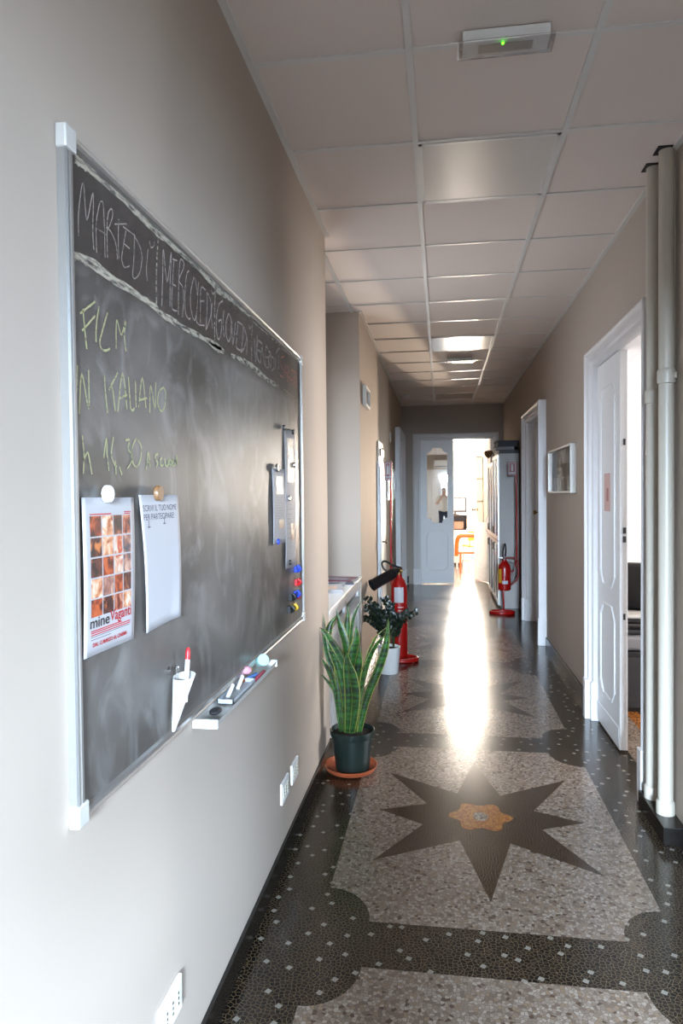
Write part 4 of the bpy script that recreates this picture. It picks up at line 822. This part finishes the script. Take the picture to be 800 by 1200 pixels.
# right: powder extinguisher hung on its stand in front of the cabinets
stand('red extinguisher stand with square sign before the white cabinets', .735, 8.60, .185, 1.875, 0, False, .10)
t = thing('fire_extinguisher', 'red fire extinguisher with curved hose before the white cabinets', 'fire extinguisher', (.765, 8.585, .29))
R_ = .078; bm = BM(); lathe(bm, [(0, .0), (R_*.7, .0), (R_*.95, .012), (R_, .03), (R_, .27), (R_*.9, .31), (R_*.6, .345), (.03, .36), (.028, .385), (0, .385)], 32); new('cylinder', bm, M['red'], t, smooth=True)
bm = BM(); lathe(bm, [(0, .385), (.022, .385), (.022, .41), (0, .41)], 16); box(bm, -.06, .02, -.012, .012, .395, .41); new('valve', bm, M['steel'], t)
bm = BM(); tube(bm, [(-.015, 0, .405), (-.02, 0, .47), (.0, 0, .56), (.012, 0, .57), (.018, 0, .50), (.012, 0, .42)], .009, 8); new('squeeze_handle', bm, M['black'], t, smooth=True)
bm = BM(); tube(bm, [(.01, 0, .40), (.06, -.01, .405), (.12, -.01, .40), (.155, -.01, .37), (.165, -.01, .30), (.165, -.01, .20), (.14, -.01, .13), (.10, -.01, .09), (.075, -.01, .07)], .0125, 10); new('hose', bm, M['dred'], t, smooth=True)
bm = BM(); tube(bm, [(.06, .01, .36), (.10, .01, .34), (.125, .01, .26), (.11, .01, .14)], .009, 8); new('wall_hook', bm, M['alu'], t, smooth=True)
bm = BM(); curved_label(bm, R_+.001, -PI/2-1.25, -PI/2-.55, .10, .27); new('yellow_label', bm, M['yellow_label'], t, smooth=True)
bm = BM(); curved_label(bm, R_+.0012, -PI/2-.45, -PI/2+.45, .09, .13); new('white_label', bm, M['paper'], t, smooth=True)

# ------------------------------------------------------------------ cabinets
M['smoke_glass'] = glassy('tinted_cabinet_glass', (.35, .38, .42, 1), .12, .03)
def cabinet(y0, y1, zt, label, x0=.723):
    t = thing('office_cabinet', label, 'cabinet', (x0, y0, 0), group=None)
    w = y1-y0; d = XR-.018-x0; xi = .018
    bm = BM(); box(bm, xi, d, 0, .02, .03, zt); box(bm, xi, d, w-.02, w, .03, zt); box(bm, xi, d, .02, w-.02, zt-.02, zt); box(bm, d-.012, d, .02, w-.02, .03, zt-.02); box(bm, xi, d, .02, w-.02, .03, .06); box(bm, .04, d, .01, w-.01, 0, .03); box(bm, xi, d, .02, w-.02, .86, .88)
    new('carcass', bm, M['cab'], t, bevel=.001)
    for z in (.45, 1.25, 1.62):
        bm = BM(); box(bm, .03, d-.012, .02, w-.02, z, z+.015); new('shelf', bm, M['lacquer'], t)
    for a, b in ((0, w/2-.002), (w/2+.002, w)):
        for z0, z1 in ((.04, .865), (.875, zt-.002)):
            bm = BM(); frame(bm, Plane((0, 0, 0), (0, 1, 0), (-1, 0, 0)), a, b, z0, z1, [(0, -.018), (0, .002), (.05, .002), (.05, -.018)]); dd = new('door', bm, M['alu_white'], t, bevel=.001)
            bm = BM(); box(bm, .006, .010, a+.045, b-.045, z0+.045, z1-.045); new('glass_pane', bm, M['smoke_glass'], dd)
            hz = 1.0 if z0 > .5 else .78; hy = b-.03 if a == 0 else a+.03
            bm = BM(); tube(bm, [(-.002, hy, hz-.05), (-.03, hy, hz-.045), (-.03, hy, hz+.045), (-.002, hy, hz+.05)], .006, 8, sm=False); new('handle', bm, M['steel'], dd)
    return t
cabinet(9.0, 9.88, 1.995, 'white office cabinet with framed glass doors, nearer of two')
cabinet(9.93, 10.85, 1.93, 'white office cabinet farther away, beside the end doors')
bc = [M['dark_blue'], mat('teal_binder', '#23505a', .5), mat('green_binder', '#2c5a41', .5), M['dgrey'], mat('violet_binder', '#3a3468', .5)]
cnt = 0
places = [('nearer', 9.06, .061, 'bottom'), ('nearer', 9.06, .466, 'second lowest'), ('nearer', 9.06, .881, 'middle'), ('farther', 9.99, .061, 'bottom'), ('farther', 9.99, .466, 'second lowest'), ('farther', 9.99, .881, 'middle')]
names = ['navy', 'teal', 'green', 'dark grey', 'violet']
for which, yy, zz, row in places:
    for k in range(5):
        y = yy+k*.085
        bm = BM(); box(bm, 0, .22, 0, .075, 0, .32); o = new('binder', bm, bc[k], bevel=.002); o.location = (.748, y, zz+.0005)
        tag(o, '%s binder on the %s shelf of the %s glass cabinet' % (names[k], row, which), 'binder', 'binders in the glass cabinets')
        bm = BM(); box(bm, -.0008, 0, .015, .06, .18, .29); new('spine_label', bm, M['paper'], o)
def folder(label, x, y, z, w, d, h, rz, m, edge):
    bm = BM(); box(bm, -w/2, w/2, -d/2, d/2, 0, h*.12, 0); box(bm, -w/2, w/2, -d/2, d/2, h*.88, h, 0); box(bm, w/2-.004, w/2, -d/2, d/2, h*.12, h*.88, 0); box(bm, -w/2+.012, w/2-.006, -d/2+.006, d/2-.006, h*.12, h*.88, 1)
    o = tag(new('binder', bm, [m, edge], bevel=.001), label, 'binder'); o.location = (x, y, z); o.rotation_euler = (0, 0, rz); return o
folder('wide black binder lying directly on the nearer cabinet top', .865, 9.25, 1.9955, .27, .40, .045, .04, M['black'], M['dgrey'])
folder('grey edged binder in the middle of the cabinet-top pile', .855, 9.22, 2.041, .25, .33, .05, -.25, M['dgrey'], M['grey'])
folder('dark navy box binder on top of the cabinet pile', .845, 9.24, 2.0915, .27, .36, .075, .05, M['dark_blue'], M['dark_blue'])
t = thing('desk_lamp', 'small metal lamp head peering over the farther cabinet top', 'lamp', (.72, 10.35, 1.931))
bm = BM(); lathe(bm, [(0, 0), (.06, 0), (.06, .012), (0, .015)], 20, (.06, .0, 0)); new('base', bm, M['dgrey'], t, smooth=True)
bm = BM(); tube(bm, [(.06, 0, .012), (.05, 0, .14), (.0, 0, .17)], .008, 8); new('arm', bm, M['steel'], t, smooth=True)
bm = BM(); lathe(bm, [(.022, 0), (.035, .02), (.055, .07), (.06, .10), (.055, .10), (.03, .02), (0, .015)], 24, (.03, 0, .17), (-.75, -.5, -.45)); new('lamp_shade', bm, M['bronze'], t, smooth=True)

# ------------------------------------------------------------------ plants
t = thing('snake_plant', 'tall yellow-edged snake plant in dark green pot on terracotta saucer', 'plant', (-.480, 3.62, .0))
bm = BM(); lathe(bm, [(0, .001), (.105, .001), (.13, .012), (.142, .034), (.144, .038), (.139, .038), (.127, .016), (.1, .008), (0, .008)], 40)
tag(new('saucer', bm, M['terracotta'], smooth=True, loc=(-.490, 3.62, 0)), 'terracotta saucer under the dark green plant pot', 'saucer')
bm = BM(); lathe(bm, [(0, .009), (.085, .009), (.09, .014), (.108, .19), (.116, .192), (.119, .2), (.12, .226), (.116, .229), (.112, .226), (.108, .2), (.1, .195), (0, .195)], 44); new('pot', bm, M['green_pot'], t, smooth=True)
bm = BM(); lathe(bm, [(0, .196), (.1, .198), (.108, .204), (.07, .212), (0, .215)], 30); new('soil', bm, M['soil'], t, smooth=True)
def blade(pts, w, twist, curl=0.0, n=22):
    P = smooth_path(pts, 8); bm = BM(); rows = []; m = len(P)
    for i in range(n+1):
        s_ = i/n; q = s_*(m-1); k = min(int(q), m-2); p = P[k].lerp(P[k+1], q-k); tg = (P[k+1]-P[k]).normalized()
        ww = w*(.50+.62*math.sin(PI*min(1, s_*.92+.04)))*(1 if s_ < .70 else max(.02, 1-((s_-.70)/.30)**1.6))
        a = twist+curl*math.sin(PI*s_*.9); sd = Vector((math.cos(a), math.sin(a), 0)); sd = (sd-tg*sd.dot(tg)).normalized(); nr = tg.cross(sd).normalized()
        wob = .10*math.sin(9*s_+twist*7)
        rows.append([bm.verts.new(p+sd*(z*ww)+nr*((lift+wob*z)*ww)) for z, lift in ((-1, .34), (-.84, .24), (-.4, .03), (0, -.05), (.4, .03), (.84, .24), (1, .34))])
    for i in range(n):
        for k in range(6):
            f = bm.faces.new((rows[i][k], rows[i][k+1], rows[i+1][k+1], rows[i+1][k])); f.material_index = 1 if k in (0, 5) else 0
    return bm
PC = Vector((-.480, 3.62, 0))
for i, (pth, ty, w, tw, cu) in enumerate(LEAVES):
    pts = []
    for j, (tx, tz) in enumerate(pth):
        k = (3.62+ty*(j/(len(pth)-1)))/3.62
        pts.append(Vector((tx*k-PC.x, ty*(.35+.65*j/(len(pth)-1)), 1.4847+(tz-1.4847)*k)))
    pts[0].z = .2; pts[0].x = max(-.075, min(.075, pts[0].x))
    o = new('leaf', blade(pts, w, tw, cu), [M['leaf'], M['leaf_edge']], t, smooth=True)
    so = o.modifiers.new('thick', 'SOLIDIFY'); so.thickness = .0022
t = thing('zz_plant', 'dark bushy leafed plant in white pot by the left wall', 'plant', (-.437, 5.66, 0))
bm = BM(); lathe(bm, [(0, .001), (.074, .001), (.078, .006), (.094, .215), (.096, .222), (.092, .224), (.088, .216), (.084, .20), (0, .20)], 40); new('pot', bm, M['white'], t, smooth=True)
bm = BM(); lathe(bm, [(0, .2), (.083, .202), (.05, .21), (0, .213)], 24); new('soil', bm, M['soil'], t, smooth=True)
for i, (tx, ty, tz) in enumerate([(-.17, -.03, .62), (-.20, -.06, .47), (-.13, .04, .55), (-.05, -.05, .50), (.02, .05, .56), (.22, -.03, .51), (.10, -.07, .44), (-.09, -.09, .42), (-.21, .03, .56), (.06, .02, .48), (-.13, -.10, .52), (.15, .03, .50), (-.03, .07, .60)]):
    bm = BM(); b0 = Vector((.04*math.cos(i*2.1), .04*math.sin(i*2.1), .2)); tp = Vector((tx, ty, tz)); P = []
    for k in range(13):
        s = k/12; P.append(Vector((b0.x+(tx-b0.x)*s**1.7, b0.y+(ty-b0.y)*s**1.7, b0.z+(tz-b0.z)*(s+.12*math.sin(PI*s)))))
    tube(bm, P, [.007, .006, .004, .002], 6, mi=1, sm=False)
    for k in range(4, 13):
        for sd in (-1, 1):
            p = P[k]; t_ = (P[min(k+1, 12)]-P[k-1]).normalized(); s_ = t_.cross(Vector((0, 1, 0))).normalized()*sd
            L_ = .058*(1-.3*(k-4)/9)*random.uniform(.7, 1.25); d = (s_*.8+t_*.75+Vector((0, random.uniform(-.5, .3), 0))).normalized(); wv = d.cross(Vector((random.uniform(-.5, .5), 1, random.uniform(-.3, .6)))).normalized()*.0165
            nv = d.cross(wv).normalized()*.003
            c = [p, p+d*L_*.35+wv, p+d*L_*.7+wv*.85, p+d*L_, p+d*L_*.7-wv*.85, p+d*L_*.35-wv]; m1 = p+d*L_*.35+nv; m2 = p+d*L_*.7+nv
            v = [bm.verts.new(x) for x in c]+[bm.verts.new(m1), bm.verts.new(m2)]
            for f in ((0, 1, 6), (0, 6, 5), (1, 2, 7, 6), (6, 7, 4, 5), (2, 3, 7), (7, 3, 4)): bm.faces.new([v[q] for q in f])
    new('leafy_stem', bm, [M['leaf_dark'], M['stem']], t)
bm = BM(); lathe(bm, [(0, 0), (.018, 0), (.018, .001), (0, .001)], 14, (-.115, -.08, .29), (.1, -1, .2)); new('yellowed_leaf', bm, M['olive'], t)

# ------------------------------------------------------------------ far room furniture
t = thing('side_chair', 'orange plastic chair with arched open back and white seat', 'chair', (.50, 13.45, 0))
bm = BM(); tube(bm, [(-.215, -.19, .30), (-.21, -.21, .45), (-.19, -.235, .62), (-.13, -.25, .685), (0, -.25, .69), (.13, -.25, .685), (.19, -.235, .62), (.21, -.21, .45), (.215, -.19, .30)], .040, 10); new('backrest', bm, M['orange'], t, smooth=True)
bm = BM(); box(bm, -.22, .22, -.21, .21, .335, .37); new('seat_frame', bm, M['orange'], t, bevel=.01)
bm = BM(); box(bm, -.20, .20, -.19, .20, .37, .41); new('seat_pad', bm, M['white'], t, bevel=.012)
for x, y, s in ((-.135, -.18, 1), (.19, -.18, 1), (-.19, .18, -1), (.19, .18, -1)):
    bm = BM(); tube(bm, [(x, y, .34), (x*1.03, y-.015*s, .0)], .019, 10, sm=False); new('leg', bm, M['orange'] if s > 0 else M['alu_white'], t, smooth=True)
t = thing('desk', 'white office desk with drawers in the bright far room', 'desk', (.75, 14.6, 0))
bm = BM(); box(bm, -.75, .75, -.35, .35, .70, .73); new('desk_top', bm, M['white'], t, bevel=.003)
bm = BM(); box(bm, -.73, -.33, -.30, .30, .06, .70); new('drawer_body', bm, M['lacquer'], t)
for z in (.09, .30, .51):
    bm = BM(); box(bm, -.72, -.34, -.318, -.30, z, z+.18); dr = new('drawer', bm, M['white'], t, bevel=.003)
    bm = BM(); box(bm, -.6, -.46, -.33, -.318, z+.12, z+.135); new('handle', bm, M['alu'], dr)
for x in (.70,):
    for y in (-.3, .3):
        bm = BM(); box(bm, x-.02, x+.02, y-.02, y+.02, 0, .70); new('leg', bm, M['alu_white'], t)
bm = BM(); box(bm, -.73, -.33, -.28, .28, 0, .06); new('plinth', bm, M['dgrey'], t)
t = thing('storage_shelf', 'small brown open shelf standing on the far desk', 'shelf', (.26, 14.55, .7305))
bm = BM(); box(bm, -.2, .27, -.2, .2, 0, .02); box(bm, -.2, .27, -.2, .2, .30, .32); box(bm, -.2, -.18, -.2, .2, .02, .3); box(bm, .25, .27, -.2, .2, .02, .3); box(bm, -.18, .25, .18, .2, .02, .3); new('shelf_body', bm, M['brown'], t, bevel=.002)
bm = BM(); box(bm, -.12, .2, -.15, .15, .021, .18); tag(new('document_tray', bm, M['bronze'], bevel=.004, loc=(.26, 14.55, .7305)), 'light brown document box inside the brown desk shelf', 'box')
t = thing('monitor', 'grey framed computer monitor standing on the brown shelf', 'monitor', (.29, 14.5, 1.0505))
bm = BM(); lathe(bm, [(0, 0), (.09, 0), (.09, .012), (.02, .02), (.02, .06), (0, .06)], 24); new('foot', bm, M['dgrey'], t, smooth=True)
bm = BM(); box(bm, -.24, .24, -.03, .03, .05, .36); box(bm, -.15, .15, .03, .16, .09, .32); new('housing', bm, M['dgrey'], t, bevel=.01)
bm = BM(); box(bm, -.21, .21, -.033, -.029, .085, .335); new('screen', bm, M['paper'], t)
t = thing('side_chair', 'olive yellow chair behind the orange one at the far desk', 'chair', (.66, 14.05, 0), .3)
bm = BM(); box(bm, -.2, .2, -.2, .2, .42, .45); new('seat', bm, M['olive'], t, bevel=.012)
bm = BM(); box(bm, -.2, .2, -.22, -.19, .55, .74); tube(bm, [(-.17, -.2, .44), (-.17, -.21, .6)], .012, 8, sm=False); tube(bm, [(.17, -.2, .44), (.17, -.21, .6)], .012, 8, sm=False); new('backrest', bm, M['olive'], t, bevel=.006)
for x, y in ((-.17, -.17), (.17, -.17), (-.17, .17), (.17, .17)):
    bm = BM(); tube(bm, [(x, y, .42), (x*1.1, y*1.1, 0)], .012, 8, sm=False); new('leg', bm, M['steel'], t, smooth=True)
t = thing('bookcase', 'pale bookcase of cartons and papers, reflected in the open door', 'bookcase', (-.35, 14.0, 0))
bm = BM(); box(bm, -.35, -.33, -1, 1, 0, 2.2)
for z in (0, .44, .88, 1.32, 1.76, 2.18): box(bm, -.35, .0, -1, 1, z, z+.02)
for y in (-1, -.33, .32, .98): box(bm, -.35, 0, y, y+.02, 0, 2.2)
new('carcass', bm, M['white'], t)
cols = [M['cardboard'], M['paper'], M['tan'], M['cream']]
q = 0
for zi, z in enumerate((.46, .90, 1.34, 1.78)):
    for yi, y in enumerate((-.9, -.24, .42)):
        bm = BM(); h = .22+.1*((zi+yi) % 3)/2; box(bm, 0, .28, 0, .45, 0, h); box(bm, .281, .283, .1, .35, h*.3, h*.7); o = new('archive_box', bm, cols[(zi*2+yi) % 4], bevel=.004); o.location = (-.35-.30, 14.0+y, z+.0005)
        tag(o, '%s archive box, %s from the door on the %s bookcase shelf' % (['brown cardboard', 'white', 'tan', 'cream'][(zi*2+yi) % 4], ['first', 'second', 'third'][yi], ['lowest filled', 'second filled', 'third filled', 'top'][zi]), 'box', 'archive boxes on the far room bookcase')

# ------------------------------------------------------------------ side office behind door 1
t = thing('office_chair', 'black high-backed chair just inside the side office', 'chair', (1.66, 5.95, 0), -.3)
bm = BM(); box(bm, -.22, .22, -.05, .02, .50, .90); new('backrest', bm, M['black'], t, bevel=.03)
bm = BM(); box(bm, -.23, .23, -.40, .0, .43, .50); new('seat', bm, M['black'], t, bevel=.03)
bm = BM(); lathe(bm, [(0, .1), (.025, .1), (.025, .43), (0, .43)], 14, (0, -.2, 0)); new('gas_lift', bm, M['dgrey'], t)
bm = BM()
for k in range(5): tube(bm, [(0, -.2, .11), (.26*math.cos(k*2*PI/5), -.2+.26*math.sin(k*2*PI/5), .05)], .018, 8, sm=False); bmesh.ops.create_uvsphere(bm, u_segments=10, v_segments=6, radius=.028, matrix=Matrix.Translation((.26*math.cos(k*2*PI/5), -.2+.26*math.sin(k*2*PI/5), .028)))
new('star_base', bm, M['dgrey'], t)
t = thing('printer', 'grey printer on a low black cabinet in the side office', 'printer', (1.33, 5.02, .40))
bm = BM(); box(bm, -.15, .2, -.14, .14, 0, .10); new('body', bm, M['grey'], t, bevel=.02)
bm = BM(); box(bm, -.12, .17, -.10, .12, .10, .14); new('scanner_lid', bm, M['dgrey'], t, bevel=.015)
t = thing('low_cabinet', 'low black cabinet under the grey printer', 'cabinet', (1.33, 5.02, 0))
bm = BM(); box(bm, -.16, .25, -.2, .2, 0, .40); new('body', bm, M['black'], t, bevel=.004)
bm = BM(); box(bm, -.14, .23, -.205, -.2, .03, .37); new('door', bm, M['dgrey'], t)
t = thing('laptop', 'open white laptop on black stand in the side office', 'laptop', (1.36, 5.0, .62))
bm = BM(); box(bm, -.14, .14, -.10, .10, 0, .016); new('keyboard_deck', bm, M['alu_white'], t, bevel=.003)
bm = BM(); box(bm, .135, .15, -.10, .10, .012, .22); new('screen', bm, M['white'], t, bevel=.003)
t = thing('laptop_stand', 'black raised stand carrying the white laptop in side office', 'stand', (1.36, 5.0, .545))
bm = BM(); box(bm, -.17, .2, -.12, .13, .055, .075); box(bm, -.17, -.15, -.12, .13, 0, .055); box(bm, .18, .2, -.12, .13, 0, .055); new('shelf', bm, M['black'], t)

# ------------------------------------------------------------------ photographer, seen only in the far mirror
def skin_body(name, V, E_, m, parent=None):
    me = bpy.data.meshes.new(name); me.from_pydata([v[:3] for v in V], E_, []); me.materials.append(m)
    o = bpy.data.objects.new(name, me); C.objects.link(o)
    if parent is not None: o.parent = parent
    sk = o.modifiers.new('skin', 'SKIN'); sk.use_smooth_shade = True
    for i, v in enumerate(V):
        r = v[3]; me.skin_vertices[0].data[i].radius = (r[0], r[1]) if isinstance(r, tuple) else (r, r)
    me.skin_vertices[0].data[0].use_root = True
    s = o.modifiers.new('sub', 'SUBSURF'); s.levels = 1; s.render_levels = 2
    return o

fig = thing('person', 'person behind the camera in white top and dark trousers, mirrored far away', 'person', (.10, -.42, 0))
V = [(0, 0, .95, (.125, .085)), (0, 0, 1.10, (.10, .07)), (0, 0, 1.28, (.13, .085)), (0, 0, 1.38, (.12, .08)), (0, .005, 1.44, .05), (0, .02, 1.50, .055), (0, .02, 1.57, (.078, .092)), (0, .015, 1.65, (.07, .085)),
     (-.09, 0, .88, .09), (-.10, .01, .50, .062), (-.10, -.01, .09, .04), (-.10, .11, .035, .035), (.09, 0, .88, .09), (.10, .01, .50, .062), (.10, -.01, .09, .04), (.10, .11, .035, .035),
     (-.18, 0, 1.37, .052), (-.25, .05, 1.14, .042), (-.10, .24, 1.36, .030), (-.06, .27, 1.42, .034), (.18, 0, 1.37, .052), (.25, .05, 1.14, .042), (.10, .24, 1.36, .030), (.06, .27, 1.42, .034)]
Ed = [(0, 1), (1, 2), (2, 3), (3, 4), (4, 5), (5, 6), (6, 7), (0, 8), (8, 9), (9, 10), (10, 11), (0, 12), (12, 13), (13, 14), (14, 15), (3, 16), (16, 17), (17, 18), (18, 19), (3, 20), (20, 21), (21, 22), (22, 23)]
skin_body('body', V, Ed, M['skin'], fig)
for hx_ in (-1, 1):      # five fingers on each hand, closed towards the face
    for k in range(4):
        x = hx_*.055; z = 1.40+.018*k
        skin_body('finger', [(x, .275, z, .009), (x-hx_*.01, .31, z+.004, .0085), (x-hx_*.035, .315, z+.006, .0075), (x-hx_*.045, .295, z+.006, .006)], [(0, 1), (1, 2), (2, 3)], M['skin'], fig)
    skin_body('thumb', [(hx_*.055, .265, 1.40, .010), (hx_*.035, .245, 1.43, .009), (hx_*.025, .245, 1.455, .007)], [(0, 1), (1, 2)], M['skin'], fig)
V = [(0, 0, .80, (.20, .155)), (0, 0, .98, (.185, .14)), (0, 0, 1.10, (.142, .107)), (0, 0, 1.28, (.170, .122)), (0, 0, 1.375, (.125, .09)), (-.185, 0, 1.365, .066), (-.245, .04, 1.16, .056), (.185, 0, 1.365, .066), (.245, .04, 1.16, .056)]
skin_body('shirt', V, [(0, 1), (1, 2), (2, 3), (3, 4), (4, 5), (5, 6), (4, 7), (7, 8)], M['cloth'], fig)
V = [(0, 0, .93, (.165, .125)), (-.092, 0, .85, .102), (-.10, .01, .50, .074), (-.10, -.01, .13, .056), (.092, 0, .85, .102), (.10, .01, .50, .074), (.10, -.01, .13, .056)]
skin_body('trousers', V, [(0, 1), (1, 2), (2, 3), (0, 4), (4, 5), (5, 6)], M['denim'], fig)
for x in (-.10, .10):
    bm = BM(); bmesh.ops.create_uvsphere(bm, u_segments=16, v_segments=8, radius=.05); bmesh.ops.scale(bm, verts=bm.verts, vec=(.9, 2.4, .9)); bmesh.ops.translate(bm, verts=bm.verts, vec=(x, .06, .045)); new('shoe', bm, M['black'], fig, smooth=True)
skin_body('hair', [(0, -.005, 1.70, (.078, .088)), (0, -.03, 1.62, (.092, .092)), (0, -.055, 1.50, (.082, .05)), (0, -.06, 1.38, (.07, .03))], [(0, 1), (1, 2), (2, 3)], M['hair'], fig)
bm = BM()
for x in (-.03, .03): bmesh.ops.create_uvsphere(bm, u_segments=10, v_segments=6, radius=.012, matrix=Matrix.Translation((x, .102, 1.595)))
new('eyes', bm, M['white'], fig, smooth=True)
bm = BM(); tube(bm, [(0, .105, 1.60), (0, .125, 1.568), (0, .105, 1.556)], .011, 8); new('nose', bm, M['skin'], fig, smooth=True)
bm = BM(); tube(bm, [(-.022, .098, 1.53), (0, .108, 1.528), (.022, .098, 1.53)], .006, 8); new('mouth', bm, M['dred'], fig, smooth=True)
